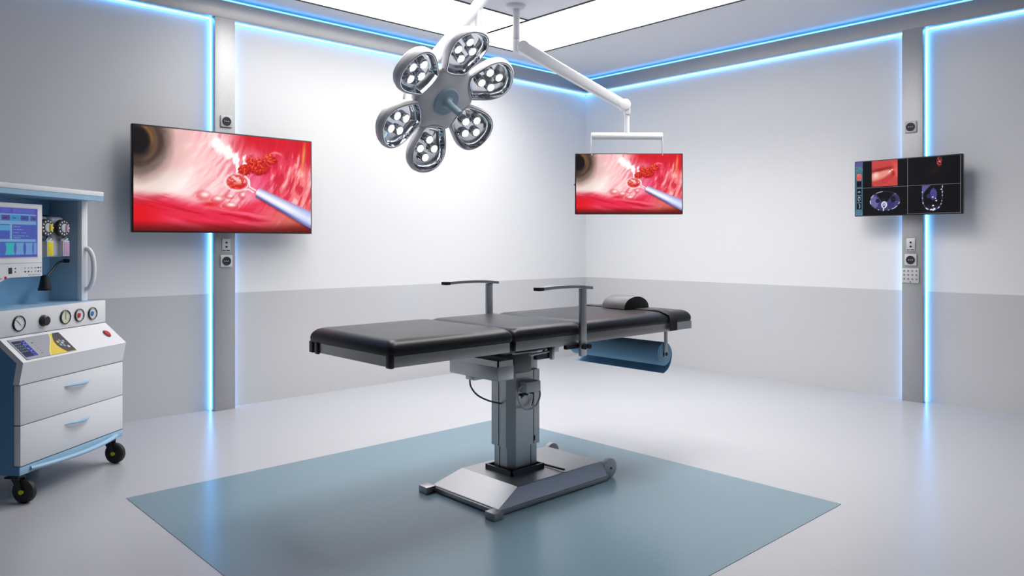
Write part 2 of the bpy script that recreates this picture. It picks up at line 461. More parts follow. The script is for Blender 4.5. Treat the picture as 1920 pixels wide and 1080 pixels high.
def ct_views(U, V):
    A = 1.77
    x = U * A; y = V
    c = solid(U, (1, 1, 2))
    bx = 0.135
    # side bar
    side = sst(bx + 0.004, bx - 0.004, x)
    c = mixc(c, (66, 104, 122), side)
    c = mixc(c, (84, 86, 140), side * sst(0.1, 0.07, y))
    c = mixc(c, (120, 165, 180), side * (vnoise(x * 120, y * 110) > 0.72) * ((y < 0.2) | (y > 0.9)) * (y > 0.09) * 0.8)
    for k, y0 in enumerate((0.225, 0.355, 0.50, 0.635, 0.77)):
        t = (x > 0.022) & (x < 0.118) & (y > y0) & (y < y0 + 0.115)
        c = mixc(c, (4, 8, 14), t * 1.0)
        cx, cy = 0.07, y0 + 0.057
        if k == 0:
            c = mixc(c, (196, 84, 76), t * (np.hypot((x - cx) / .045, (y - cy) / .06) < 1.2))
            c = mixc(c, (240, 150, 120), t * sst(.55, .75, vnoise(x * 70, y * 70)) * 0.8)
        if k == 2:
            c = mixc(c, (190, 195, 205), t * (np.exp(-((x - cx) / .03) ** 2 - ((y - cy - .25 * np.abs(x - cx)) / .014) ** 2)))
        if k == 3:
            c = mixc(c, (150, 160, 190), t * (np.abs(np.hypot((x - cx) / .02, (y - cy) / .035) - 1) < .35) * (vnoise(x * 90, y * 90) > .35))
        if k == 4:
            c = mixc(c, (190, 195, 210), t * np.exp(-((x - cx - .012 + 6 * (y - cy) ** 2) / .008) ** 2) * (np.abs(y - cy) < .045))
    # upper left photograph
    px0, px1 = 0.30, 0.745
    inp = (x > px0) & (x < px1) & (y < 0.475)
    ph = solid(U, (190, 66, 62))
    u = (x - px0) / (px1 - px0); v = y / 0.475
    ph = mixc(ph, (150, 34, 34), np.exp(-((v - 0.36 + 0.14 * (u - .5)) / 0.09) ** 2))
    ph = mixc(ph, (214, 96, 88), sst(0.8, 1.0, u) * sst(0.1, 0.3, v) * sst(.75, .6, v))
    nz = fbm(x * 9, y * 9)
    d, t = seg_dist(u, v, 0.05, 0.62, 0.66, 0.45)
    ph = mixc(ph, (224, 138, 126), sst(0.24, 0.10, d + 0.06 * t + .12 * (nz - .5)))
    ph = mixc(ph, (240, 208, 194), np.exp(-((u - .15) / .10) ** 2 - ((v - .56) / .11) ** 2))
    ph = mixc(ph, (130, 22, 24), np.exp(-((v - 0.34 + 0.10 * (u - .5)) / 0.05) ** 2) * sst(0.02, .2, u) * .7)
    ph = mixc(ph, (222, 96, 86), np.exp(-((u - .95) / .16) ** 2 - ((v - .35) / .22) ** 2) * .9)
    ph = mixc(ph, (252, 244, 240), np.exp(-((u - .70) / .05) ** 2 - ((v - .44 + .5 * (u - .70)) / .03) ** 2) + np.exp(-((u - .80) / .035) ** 2 - ((v - .38) / .025) ** 2))
    ph = mixc(ph, (150, 24, 26), np.exp(-((u - .84) / .06) ** 2 - ((v - .52) / .09) ** 2) * .9)
    d, t = seg_dist(u, v, 0.48, 0.80, 0.80, 0.58)
    ph = mixc(ph, (168, 42, 42), np.exp(-((d - .05) / .05) ** 2) * .45)
    ph = mixc(ph, (120, 30, 28), sst(.6, .75, vnoise(u * 22, v * 22)) * sst(.75, .95, v) * sst(.5, .2, u) * .7)
    c = np.where(inp[..., None], ph, c)
    # upper right speckle
    e = np.hypot((x - 1.43) / 0.05, (y - 0.09) / 0.10)
    n1 = vnoise(x * 75, y * 75)
    c = mixc(c, (170, 50, 58), sst(1.1, 0.7, e) * sst(0.35, 0.6, n1))
    c = mixc(c, (240, 170, 180), sst(0.6, 0.3, e) * sst(0.66, 0.8, n1))
    c = mixc(c, (70, 30, 20), np.exp(-((x - 1.35) / .09) ** 2 - ((y - .27) / .08) ** 2) * sst(.55, .8, vnoise(x * 50, y * 50)) * .6)
    # lower left: axial slice
    cx, cy, ra, rb = 0.525, 0.745, 0.255, 0.175
    e = np.hypot((x - cx) / ra, (y - cy) / rb)
    n2 = fbm(x * 70, y * 70, 2)
    body = sst(1.0, 0.97, e)
    low = sst(-0.03, 0.0, y - (0.70 + 0.09 * np.cos((x - cx) * 16)) - .02 * (n2 - .5)) * body
    c = mixc(c, (44, 42, 92), low)
    c = mixc(c, (92, 90, 150), low * sst(0.5, 0.72, n2) * 0.7)
    lv = np.hypot((x - 0.33) / 0.095, (y - 0.765) / 0.12)
    c = mixc(c, (98, 96, 150), sst(1.0, 0.85, lv) * body)
    c = mixc(c, (20, 18, 44), sst(1.0, .8, np.hypot((x - .40) / .04, (y - .74) / .045)) * .9)
    c = mixc(c, (6, 6, 14), sst(1.0, .8, np.hypot((x - .67) / .05, (y - .72) / .06)) * .9)
    rim = np.exp(-((e - 1.0) / 0.03) ** 2)
    c = mixc(c, (92, 92, 130), rim * 0.55)
    c = mixc(c, (225, 226, 240), rim * sst(0.62, 0.74, vnoise(np.arctan2(y - cy, x - cx) * 6 + 50, 0 * x + 3)))
    sp = np.hypot((x - 0.515) / 0.048, (y - 0.815) / 0.06)
    c = mixc(c, (150, 150, 182), sst(1.0, 0.85, sp))
    c = mixc(c, (235, 236, 245), np.exp(-((sp - 0.9) / .18) ** 2))
    c = mixc(c, (20, 20, 36), sst(1, .7, np.hypot((x - .51) / .018, (y - .85) / .02)))
    d, t = seg_dist(x, y, 0.508, 0.87, 0.50, 0.92)
    c = mixc(c, (235, 236, 245), sst(.010, .005, d))
    d, t = seg_dist(x, y, 0.27, 0.695, 0.78, 0.725)
    c = mixc(c, (60, 60, 62), sst(.004, .001, d) * .9)
    # lower right: sagittal slice
    e3 = ((np.abs(x - 1.315) / 0.160) ** 2.6 + (np.maximum(y - 0.66, 0) / 0.275) ** 2.6) ** (1 / 2.6)
    body3 = sst(1.02, 0.98, e3) * sst(0.49, 0.51, y)
    wing = sst(0.0, -0.04, (x - 1.19) - 0.9 * np.maximum(0.66 - y, 0) ** 1.4 * 1.8) * body3 * sst(0.82, 0.74, y)
    c = mixc(c, (88, 86, 136), wing)
    ht = np.hypot((x - 1.335) / 0.06, (y - 0.66) / 0.11)
    c = mixc(c, (66, 64, 128), sst(1.05, 0.8, ht + .4 * (n2 - .5)))
    c = mixc(c, (46, 46, 92), sst(1.0, .8, np.hypot((x - 1.26) / .04, (y - .69) / .045)) * .9)
    c = mixc(c, (40, 38, 80), sst(0.80, 0.92, y) * body3 * sst(.4, .6, n2))
    c = mixc(c, (110, 110, 165), np.exp(-((e3 - 1.0) / 0.04) ** 2) * sst(.5, .52, y) * 0.6)
    c = mixc(c, (230, 230, 245), np.exp(-((e3 - 1.0) / 0.04) ** 2) * sst(.5, .52, y) * sst(0.62, .72, vnoise(np.arctan2(y - .745, x - 1.31) * 9 + 20, 0 * x)))
    for px, py, s in ((1.325, .71, .014), (1.37, .735, .012), (1.38, .775, .016), (1.33, .86, .018), (1.30, .93, .02), (1.35, .915, .02), (1.33, .935, .02), (1.46, .58, .012)):
        c = mixc(c, (225, 226, 240), sst(1.1, .6, np.hypot((x - px) / s, (y - py) / (s * .8)) + .8 * (vnoise(x * 90, y * 90) - .5)))
    # dividing lines
    c = mixc(c, (150, 152, 156), sst(.006, .002, np.abs(y - 0.492)) * (x > bx) * .8)
    c = mixc(c, (150, 152, 156), sst(.006, .002, np.abs(x - 0.915)) * .8)
    c = mixc(c, (120, 122, 128), sst(.008, .003, np.abs(x - 1.757)) * .8)
    c = mixc(c, (110, 112, 118), sst(.008, .003, np.abs(y - 0.993)) * (x > .9) * .8)
    return c

def machine_screen(U, V):
    x = U; y = V
    c = solid(U, (74, 98, 188))
    c = mixc(c, (78, 84, 178), sst(.13, .12, y))
    def rect(x0, x1, y0, y1):
        return ((x > x0) & (x < x1) & (y > y0) & (y < y1)) * 1.0
    band = (122, 168, 210)
    c = mixc(c, band, rect(0, .97, .115, .14)); c = mixc(c, band, rect(0, .97, .27, .33)); c = mixc(c, band, rect(0, .97, .635, .69))
    c = mixc(c, (96, 150, 206), rect(0, .97, .14, .27))
    for x0, x1, col in ((0.02, .20, (70, 150, 180)), (.22, .40, (84, 70, 140)), (.42, .60, (60, 150, 196)), (.62, .80, (70, 84, 160)), (.84, .97, (80, 90, 160))):
        c = mixc(c, col, rect(x0, x1, .15, .255))
    c = mixc(c, (90, 96, 196), rect(.22, .40, .02, .1)); c = mixc(c, (92, 100, 200), rect(.46, .95, .02, .1))
    c = mixc(c, (88, 160, 205), rect(0, .40, .35, .46)); c = mixc(c, (72, 90, 180), rect(0, .40, .49, .62))
    c = mixc(c, band, rect(.40, .44, .33, .64)); c = mixc(c, (76, 92, 184), rect(.44, .93, .345, .625))
    for k, yy in enumerate((.37, .43, .49, .56, .60)):
        c = mixc(c, (140, 160, 220), rect(.47, .62 + .07 * (k % 4), yy, yy + .014) * (vnoise(x * 90, y * 0 + k) > .3))
    for x0, x1, col in ((.06, .20, (60, 170, 190)), (.30, .50, (60, 180, 190)), (.52, .70, (112, 160, 212)), (.73, .90, (112, 160, 212)), (.92, .985, (112, 160, 212))):
        w = .02 * np.abs(np.sin((y - .71) * 14)) * (x1 - x0 > .07)
        c = mixc(c, col, rect(x0, x1, .71, .95) * (x > x0 + w) * (x < x1 - w))
    c = mixc(c, (84, 80, 178), rect(.0, 1, .965, 1))
    c = mixc(c, (80, 82, 180), rect(.985, 1, 0, 1))
    for xx in (.25, .66, .45, .88):
        c = mixc(c, (30, 44, 110), rect(xx, xx + .08, .19, .215) * (vnoise(x * 130, y * 120) > .45))
    return c

def control_overlay(U, V):
    # u: left to right, v: from the upper edge down the slope
    c = solid(U, (150, 151, 157))
    yl = 0.80 - 0.33 * (0.6 * V + 0.4 * sst(0.1, 0.95, V))
    bl = 0.86 - 0.125 * np.sin(np.clip(V, 0, 1) * PI * 0.88)
    c = mixc(c, (236, 232, 130), sst(0.0, .006, U - yl + 0.015))
    c = mixc(c, (226, 196, 10), sst(0.0, .008, U - yl))
    c = mixc(c, (10, 10, 14), sst(0.0, .008, U - bl) * sst(.985, .97, V))
    for i, (bu, bv, col) in enumerate(((.81, .45, (226, 196, 30)), (.865, .40, (120, 150, 170)), (.925, .45, (150, 180, 190)), (.875, .53, (160, 190, 200)), (.82, .60, (140, 170, 190)), (.87, .67, (120, 150, 170)), (.93, .74, (190, 200, 205)))):
        c = mixc(c, col, ((np.abs(U - bu) < .018) & (np.abs(V - bv) < .05)) * 1.0)
    for k in range(5):
        uu, vv = .36, .30 + .13 * k
        c = mixc(c, (70, 72, 78), ((np.abs(U - uu - .012 * (k % 2)) < .010 + .012 * (k in (0, 4))) & (np.abs(V - vv) < .025)) * 1.0 * (vnoise(U * 160, V * 60) > .35))
    return c

def control_screen(U, V):
    c = solid(U, (8, 12, 34))
    c = mixc(c, (24, 22, 120), sst(.62, .7, U) + sst(.75, .95, V) * .6)
    c = mixc(c, (10, 10, 16), ((U > .05) & (U < .55) & (V > .08) & (V < .75)) * .9)
    for k, y in enumerate((.18, .34, .5, .66)):
        wv = y + .05 * np.sin(U * 40 + k) * (vnoise(U * 14, 0 * V + k) > .5)
        c = mixc(c, (150, 190, 220), sst(.035, .01, np.abs(V - wv)) * (U < .6) * .6)
    c = mixc(c, (150, 170, 230), (vnoise(U * 22, V * 30) > .72) * (U > .66) * (U < .95) * .8)
    return c

# ------------------------------------------------------------------ the room
XW, YW = -7.6, -7.0          # far ends of the room behind the camera
ZC = 2.87                    # ceiling
ZW = 0.803                   # top of the grey lower wall
D = 0.08                     # columns and beams stand out from the wall
ZB0, ZB1 = 2.712, 2.832      # beam
LX0, LX1 = -3.915, -3.773    # left column
RY0, RY1 = -3.294, -3.153    # right column

def struct(name, mb, **k):
    return tag(mb.build(name, **k), kind='structure')

struct('floor', MB().box(XW, 0, YW, 0, -0.1, 0, 'floor'))
struct('ceiling', MB().box(XW, 0, YW, 0, ZC, ZC + 0.1, 'ceil'))
def wall(name, x0, x1, y0, y1, m='wall', m2='wainscot'):
    w = struct(name, MB().box(x0, x1, y0, y1, ZW, ZC, m))
    lower = MB().box(x0, x1, y0, y1, -0.05, ZW, m2).build('wainscot', w)
    lower['label'] = 'grey lower wall panel'
wall('wall_left', XW - 0.1, 0.1, 0, 0.1)
wall('wall_right', 0, 0.1, YW - 0.1, 0)
wall('wall_back', XW - 0.1, XW, YW, 0, 'wall_grey', 'wall_grey')
wall('wall_front', XW - 0.1, 0.1, YW - 0.1, YW, 'wall_grey', 'wall_grey')
# steel beams and columns
struct('trim_1', MB().box(XW, -D, -D, 0, ZB0, ZB1, 'trimsteel', bev=0.002))
struct('trim_2', MB().box(-D, 0, YW, 0, ZB0, ZB1, 'trimsteel', bev=0.002))
struct('trim_3', MB().box(LX0, LX1, -D, 0, 0, ZB0, 'trimsteel', bev=0.002))
struct('trim_4', MB().box(-D, 0, RY0, RY1, 0, ZB0, 'trimsteel', bev=0.002))

# blue light strips: slim channels on the sides and undersides of the steelwork, tight against the wall
def strip(x0, x1, y0, y1, z0, z1, label, m='led'):
    tag(MB().box(x0, x1, y0, y1, z0, z1, m).build('light_strip'), label, 'light strip', 'blue light strips')
t_, d_ = 0.005, 0.018
e_ = 0.0005
strip(XW, LX0 - e_, -d_, -e_, ZB0 - t_, ZB0 - e_, 'blue light strip under the steel beam, left of the left column')
strip(LX1 + e_, -d_ - 0.002, -d_, -e_, ZB0 - t_, ZB0 - e_, 'blue light strip under the beam from the left column to the room corner')
strip(LX0 - t_, LX0 - e_, -d_, -e_, e_, ZB0 - t_ - 0.0003, 'vertical blue light strip along the left side of the left steel column')
strip(LX1 + e_, LX1 + t_, -d_, -e_, e_, ZB0 - t_ - 0.0003, 'vertical blue light strip along the right side of the left steel column')
strip(-d_, -e_, YW, RY0 - e_, ZB0 - t_, ZB0 - e_, 'blue light strip under the steel beam, right of the right column')
strip(-d_, -e_, RY1 + e_, -d_ - 0.002, ZB0 - t_, ZB0 - e_, 'blue light strip under the beam from the room corner to the right column')
strip(-d_, -e_, RY1 + e_, RY1 + t_, e_, ZB0 - t_ - 0.0003, 'vertical blue light strip along the left side of the right steel column')
strip(-d_, -e_, RY0 - t_, RY0 - e_, e_, ZB0 - t_ - 0.0003, 'vertical blue light strip along the right side of the right steel column')
strip(XW, -D + 0.02, -D + 0.004, -D + 0.02, ZB1 + 0.0003, ZB1 + 0.012, 'blue light strip on top of the left wall beam just below the ceiling', 'led_cove')
strip(-D + 0.004, -D + 0.02, YW, -D, ZB1 + 0.0003, ZB1 + 0.012, 'blue light strip on top of the right wall beam just below the ceiling', 'led_cove')

# square blue-grey floor area
tag(MB().box(-4.906, -2.625, -3.81, -1.572, 0.0, 0.002, 'mat').build('floor_mat'),
    'large square blue-grey floor mat lying flat under the operating table', 'floor mat')

# ceiling light panels round a solid plate
struct('trim_5', MB().box(-3.45, -1.936, -2.65, -1.124, ZC - 0.012, ZC, 'ceil')
       .box(-3.45, -1.936, -1.124, -1.112, ZC - 0.016, ZC, 'frame_dark').box(-3.456, -3.45, -2.65, -1.112, ZC - 0.016, ZC, 'frame_dark')
       .box(-3.45, -1.936, -2.656, -2.65, ZC - 0.016, ZC, 'frame_dark'))
PANEL_W = 14.8
def lightpanel(x0, x1, y0, y1, label, k=1.0):
    r = empty('ceiling_light', ((x0 + x1) / 2, (y0 + y1) / 2, ZC), label, 'ceiling light', group='flat ceiling light panels')
    a, b = (x1 - x0) / 2, (y1 - y0) / 2
    MB().box(-a + 0.004, a - 0.004, -b + 0.004, b - 0.004, -0.012, 0, 'panel').build('diffuser', r)
    la = bpy.data.lights.new('panel_lamp', 'AREA')
    la.shape = 'RECTANGLE'
    la.size, la.size_y = 2 * a - 0.06, 2 * b - 0.06
    la.energy = PANEL_W * k * 4 * a * b
    la.spread = math.radians(125)
    la.color = (1.0, 0.975, 0.945)
    lo = bpy.data.objects.new('panel_lamp', la)
    COL.objects.link(lo)
    lo.parent = r
    lo.location = (0, 0, -0.0135)
    f = MB()
    t = 0.022
    f.box(-a - t / 2, -a + t / 2, -b - t / 2, b + t / 2, -0.016, 0, 'frame_dark').box(a - t / 2, a + t / 2, -b - t / 2, b + t / 2, -0.016, 0, 'frame_dark')
    f.box(-a, a, -b - t / 2, -b + t / 2, -0.0158, 0, 'frame_dark').box(-a, a, b - t / 2, b + t / 2, -0.0158, 0, 'frame_dark')
    f.build('frame', r)
lightpanel(-1.93, -1.169, -3.4, -0.364, 'glowing white ceiling panel on the right wall side of the ceiling plate')
lightpanel(-3.95, -1.93, -1.118, -0.364, 'glowing white ceiling panel between the ceiling plate and the left wall', 0.48)
lightpanel(-3.95, -1.93, -3.4, -2.656, 'glowing white ceiling panel on the camera side of the ceiling plate')
lightpanel(-3.95, -3.456, -2.656, -1.118, 'glowing white ceiling panel on the far left side of the ceiling plate')

# ------------------------------------------------------------------ sockets and plates on the columns
def socket_outlet(loc, rz, label):
    r = empty('wall_socket', loc, label, 'socket', rz, 'sockets on the steel columns')
    MB().box(-0.042, 0.042, -0.012, 0, -0.042, 0.042, 'socket', bev=0.006, seg=3).build('cover_plate', r)
    ins = MB().lathe([(0.031, 0), (0.031, 0.002), (0.027, 0.003), (0.025, 0.001)], 'socket_dark', mtx=Matrix.Translation((0, -0.012, 0)) @ Matrix.Rotation(PI / 2, 4, 'X')).build('socket_insert', r)
    p = MB()
    for dx in (-0.013, 0, 0.013):
        p.cyl((dx, -0.0125, 0), (dx, -0.0155, 0), 0.0035, 'plate_light', seg=10)
    p.build('contact_pins', ins)
def connector_plate(loc, rz, label):
    r = empty('connector_plate', loc, label, 'wall plate', rz, 'connector plates on the steel columns')
    MB().box(-0.030, 0.030, -0.008, 0, -0.046, 0.046, 'plate_light', bev=0.003).build('cover_plate', r)
    for z in (0.018, -0.012):
        MB().cyl((0, -0.008, z), (0, -0.013, z), 0.007, 'socket_dark', seg=16).build('port', r)
    b = MB()
    for k, w in enumerate((0.012, 0.008, 0.014, 0.01)):
        b.box(-0.025 + k * 0.013, -0.025 + k * 0.013 + w * .8, -0.0095, -0.008, -0.040, -0.033, 'socket_dark')
    b.build('switch_row', r)
RZ = -PI / 2   # faces of the right wall look along -x
socket_outlet((-3.839, -D, 1.996), 0, 'square socket on the left column above the large screen')
connector_plate((-3.839, -D, 1.140), 0, 'small upright connector plate on the left column below the large screen')
socket_outlet((-3.839, -D, 1.030), 0, 'square socket on the left column below the connector plate')
socket_outlet((-D, -3.216, 2.000), RZ, 'square socket on the right column above the scan screen')
connector_plate((-D, -3.216, 1.142), RZ, 'small upright connector plate on the right column below the scan screen')
socket_outlet((-D, -3.216, 1.032), RZ, 'square socket on the right column between connector plate and keypad')
kp = empty('wall_keypad', (-D, -3.214, 0.918), 'silver keypad of small buttons on the right column, lowest fitting', 'keypad', RZ)
MB().box(-0.058, 0.058, -0.010, 0, -0.053, 0.053, 'socket', bev=0.003).build('cover_plate', kp)
for i in range(4):
    for j in range(3):
        MB().cyl((-0.042 + 0.028 * i, -0.010, 0.035 - 0.030 * j), (-0.042 + 0.028 * i, -0.0135, 0.035 - 0.030 * j), 0.006, 'key_grey', seg=12).build('button', kp)
MB().cyl((0.0, -0.010, -0.046), (0.0, -0.012, -0.046), 0.004, 'black', seg=10).build('indicator', kp)

# ------------------------------------------------------------------ wall screens
def screen_body(r, x0, x1, z0, z1, depth, bez, func, nx, ny):
    """front faces local -y, front plane at y=0"""
    h = MB().box(x0, x1, 0.0, depth, z0, z1, 'bezel', bev=0.006, seg=3)
    h.box(x0 + 0.08, x1 - 0.08, depth, depth + 0.012, z0 + 0.08, z1 - 0.08, 'bezel', bev=0.004)
    h.build('housing', r)
    a, b = (x1 - x0 - 2 * bez), (z1 - z0 - 2 * bez)
    mtx = Matrix.Translation((x0 + bez, -0.0012, z0 + bez)) @ Matrix(((a, 0, 0, 0), (0, 0, -1, 0), (0, b, 0, 0), (0, 0, 0, 1)))
    return picture('screen', nx, ny, func, 'screen', r, mtx)
tv = empty('wall_screen', (-3.849, -0.16, 1.565), 'large wall screen on the left column showing red tissue and an instrument', 'screen')
screen_body(tv, -0.6205, 0.6205, -0.343, 0.343, 0.035, 0.010, endoscopy, 340, 190)
MB().box(-0.06, 0.06, 0.047, 0.08, -0.14, 0.14, 'dark_steel', bev=0.003).build('wall_bracket', tv)
tr = empty('wall_screen', (-0.16, -3.2088, 1.5635), 'black wall screen on the right column showing four scan views', 'screen', RZ)
screen_body(tr, -0.3667, 0.3667, -0.2075, 0.2075, 0.035, 0.007, ct_views, 330, 190)
MB().box(-0.05, 0.05, 0.047, 0.08, -0.12, 0.12, 'dark_steel', bev=0.003).build('wall_bracket', tr)

# ------------------------------------------------------------------ monitor on the ceiling arm
YAW = math.atan2(-0.6826, 0.7308)
HX, HY = -2.248, -1.3173
arm = empty('ceiling_pendant', (HX, HY, ZC - 0.012), 'white jointed ceiling pendant carrying the hanging monitor', 'ceiling pendant', YAW)
zo = -(ZC - 0.012)
A_ = Matrix.Translation((0, 0, zo))
MB().lathe([(0.070, 2.858), (0.070, 2.85), (0.062, 2.836), (0.045, 2.828)], 'arm_white', mtx=A_).build('ceiling_mount', arm)
MB().cyl((0.004, 0, 2.83), (0.004, 0, 2.615), 0.0245, 'arm_white', bev=0.002, mtx=A_).build('pole', arm)
el = MB().lathe([(0.0265, 2.612), (0.0265, 2.535), (0.022, 2.522), (0.01, 2.516)], 'arm_white', mtx=A_ @ Matrix.Translation((0.004, 0, 0)))
el.cyl((0.055, -0.048, 2.552), (0.055, 0.048, 2.552), 0.044, 'arm_white', bev=0.006, mtx=A_)
el.box(0.0, 0.05, -0.026, 0.026, 2.52, 2.58, 'arm_white', bev=0.008, mtx=A_)
el.build('elbow', arm)
# main arm, a tapered rounded beam
p0 = Vector((0.055, 0, 2.552)); p1 = Vector((0.775, 0, 2.140))
d = (p1 - p0); L = d.length; d.normalize()
q = Matrix((( d.x, 0, -d.z, p0.x), (0, 1, 0, 0), (d.z, 0, d.x, p0.z), (0, 0, 0, 1)))
bm_ = MB()
rings = []
for t, hh, ww in ((-0.03, .028, .032), (0.0, .043, .040), (0.12, .043, .042), (0.5, .038, .038), (0.9, .036, .036), (1.0, .034, .034), (1.03, .02, .026)):
    pts = []
    for k in range(24):
        a = 2 * PI * k / 24
        ca, sa = math.cos(a), math.sin(a)
        e = 0.45
        pts.append((t * L, ww * math.copysign(abs(ca) ** e, ca), hh * math.copysign(abs(sa) ** e, sa)))
    rings.append(pts)
bm_.rings(rings, 'arm_white', mtx=A_ @ q)
bm_.build('boom', arm)
MB().cyl((0.779, -0.042, 2.142), (0.779, 0.042, 2.142), 0.040, 'arm_white', bev=0.006, mtx=A_).box(0.775, 0.818, -0.03, 0.03, 2.075, 2.145, 'arm_white', bev=0.008, mtx=A_).build('end_joint', arm)
MB().cyl((0.796, 0, 2.08), (0.796, 0, 1.935), 0.0185, 'arm_white', mtx=A_).build('drop_pole', arm)
MB().cyl((0.540, 0, 1.920), (1.050, 0, 1.920), 0.0255, 'arm_white', bev=0.003, mtx=A_).build('crossbar', arm)
for x in (0.542, 1.048):
    MB().box(x - 0.003, x + 0.003, -0.022, 0.022, 1.78, 1.92, 'socket', bev=0.001, mtx=A_).build('bracket', arm)
# the monitor itself
cx, cz = 0.8085, 1.578
wx = HX + cx * math.cos(YAW); wy = HY + cx * math.sin(YAW)
mon = empty('hanging_monitor', (wx, wy, cz), 'monitor hanging from the jointed ceiling pendant, showing red tissue and an instrument', 'screen', YAW)
h = MB().box(-0.385, 0.385, -0.018, 0.018, -0.2185, 0.2185, 'bezel', bev=0.006, seg=3)
h.box(-0.30, 0.30, 0.018, 0.030, -0.14, 0.2, 'bezel', bev=0.004).build('housing', mon)
a, b = 0.77 - 0.016, 0.437 - 0.016
picture('screen', 260, 148, endoscopy, 'screen', mon, Matrix.Translation((-a / 2, -0.0192, -b / 2)) @ Matrix(((a, 0, 0, 0), (0, 0, -1, 0), (0, b, 0, 0), (0, 0, 0, 1))))
MB().cyl((-0.385, 0, -0.005), (-0.391, 0, -0.005), 0.006, 'bezel', seg=12).build('button', mon)

# ------------------------------------------------------------------ surgical light
n_ = Vector((0.0805, -0.8002, -0.5943)).normalized()
e1 = Vector((0.0595, -0.5913, 0.8042)); e1 = (e1 - n_ * e1.dot(n_)).normalized()
e2 = n_.cross(e1)
c_ = Vector((-3.6155, -2.2476, 1.870))
LM = Matrix(((e1.x, e2.x, n_.x, c_.x), (e1.y, e2.y, n_.y, c_.y), (e1.z, e2.z, n_.z, c_.z), (0, 0, 0, 1)))
surg = empty('surgical_light', c_, 'flower-shaped surgical light with six petal lamp heads above the operating table', 'surgical light', mtx=LM)
LI = LM.inverted()

def closed_spline(pts, n=6):
    P = [Vector((a, b, 0)) for a, b in pts]
    N = len(P)
    out = []
    for i in range(N):
        p0, p1, p2, p3 = P[i - 1], P[i], P[(i + 1) % N], P[(i + 2) % N]
        for k in range(n):
            t = k / n
            out.append(0.5 * ((2 * p1) + (p2 - p0) * t + (2 * p0 - 5 * p1 + 4 * p2 - p3) * t * t + (3 * p1 - p0 - 3 * p2 + p3) * t ** 3))
    return out
half = [(0.152, 0.020), (0.156, 0.045), (0.164, 0.063), (0.195, 0.076), (0.245, 0.095), (0.295, 0.106), (0.340, 0.101), (0.375, 0.078), (0.396, 0.042)]
out2d = [(0.150, 0.0)] + half + [(0.402, 0.0)] + [(r, -t) for r, t in reversed(half)]
OUT = closed_spline(out2d, 4)
CEN = Vector((0.285, 0, 0))
def offs(k, z, grow=0.0):
    res = []
    N = len(OUT)
    for i, p in enumerate(OUT):
        tan = (OUT[(i + 1) % N] - OUT[i - 1]).normalized()
        nor = Vector((tan.y, -tan.x, 0))
        if nor.dot(p - CEN) < 0:
            nor = -nor
        qv = CEN + (p - CEN) * k + nor * grow
        res.append((qv.x, qv.y, z))
    return res
def petal_shell():
    mb = MB()
    mb.rings([offs(1, -0.004), offs(1, 0.0, 0.003), offs(1, 0.001, 0.010), offs(1, -0.005, 0.016), offs(1, -0.022, 0.018), offs(0.985, -0.025, 0.018), offs(0.96, -0.044, 0.016), offs(0.90, -0.058, 0.012), offs(0.75, -0.066, 0.006), offs(0.4, -0.069, 0.0), offs(0.1, -0.070, 0.0)], 'lamp_grey', cap0=False)
    return mb
def petal_reflector():
    mb = MB()
    mb.rings([offs(1, 0.002, 0.004), offs(1, 0.002, 0.0), offs(0.985, -0.010), offs(0.94, -0.025), offs(0.86, -0.036), offs(0.76, -0.039), offs(0.3, -0.039), offs(0.02, -0.039)], 'chrome', cap0=False)
    return mb
def petal_place(ang):
    return Matrix.Rotation(ang, 4, 'Z') @ Matrix.Translation((0.150, 0, 0.002)) @ Matrix.Rotation(math.radians(-11), 4, 'Y') @ Matrix.Diagonal((0.95, 0.96, 1, 1)) @ Matrix.Translation((-0.150, 0, 0))
proto = None
RT = -0.0907
for k in range(6):
    ang = -(RT + k * PI / 3)
    if proto is None:
        proto = petal_shell().build('lamp_head', surg, angle=50)
        refl = petal_reflector().build('reflector', proto, angle=40)
        refl['label'] = 'mirror-bright reflector'
        for (dr, dt) in ((0.052, 0), (-0.052, 0), (0, 0.048), (0, -0.048)):
            l = MB()
            x, y = 0.283 + dr, dt
            l.lathe([(0.027, -0.039), (0.027, -0.024), (0.0245, -0.018), (0.0205, -0.0175)], 'chrome', mtx=Matrix.Translation((x, y, 0)), cap1=False, seg=24)
            l.lathe([(0.0203, -0.0177), (0.018, -0.014), (0.010, -0.0115), (0.002, -0.011)], 'lens', mtx=Matrix.Translation((x, y, 0)), cap0=False, seg=24)
            l.build('lamp_lens', proto)['label'] = 'lit white lamp lens'
        proto.matrix_basis = petal_place(ang)
    else:
        c2 = copy_tree(proto, surg)
        c2.matrix_basis = petal_place(ang)
# hub between the petals
hub = []
for i in range(144):
    a = 2 * PI * i / 144
    f = 0.5 + 0.5 * math.cos(6 * (a + RT))      # 1 at petals
    r = 0.150 + 0.036 * (1 - f) ** 1.5
    hub.append((a, r))
mb = MB()
def hring(k, z):
    return [(r * k * math.cos(a), r * k * math.sin(a), z) for a, r in hub]
mb.rings([hring(0.05, 0.012), hring(0.6, 0.010), hring(0.9, 0.003), hring(0.985, -0.004), hring(1.0, -0.015), hring(0.98, -0.04), hring(0.85, -0.062), hring(0.5, -0.075), hring(0.1, -0.08)], 'lamp_grey')
mb.build('hub', surg, angle=60)
MB().lathe([(0.076, 0.008), (0.076, 0.016), (0.070, 0.021), (0.02, 0.023)], 'handle_blue', seg=48).build('handle_plate', surg)
MB().lathe([(0.036, 0.02), (0.022, 0.030), (0.0185, 0.045), (0.0175, 0.125), (0.0155, 0.134), (0.006, 0.137)], 'handle_blue', seg=28).build('sterile_handle', surg)
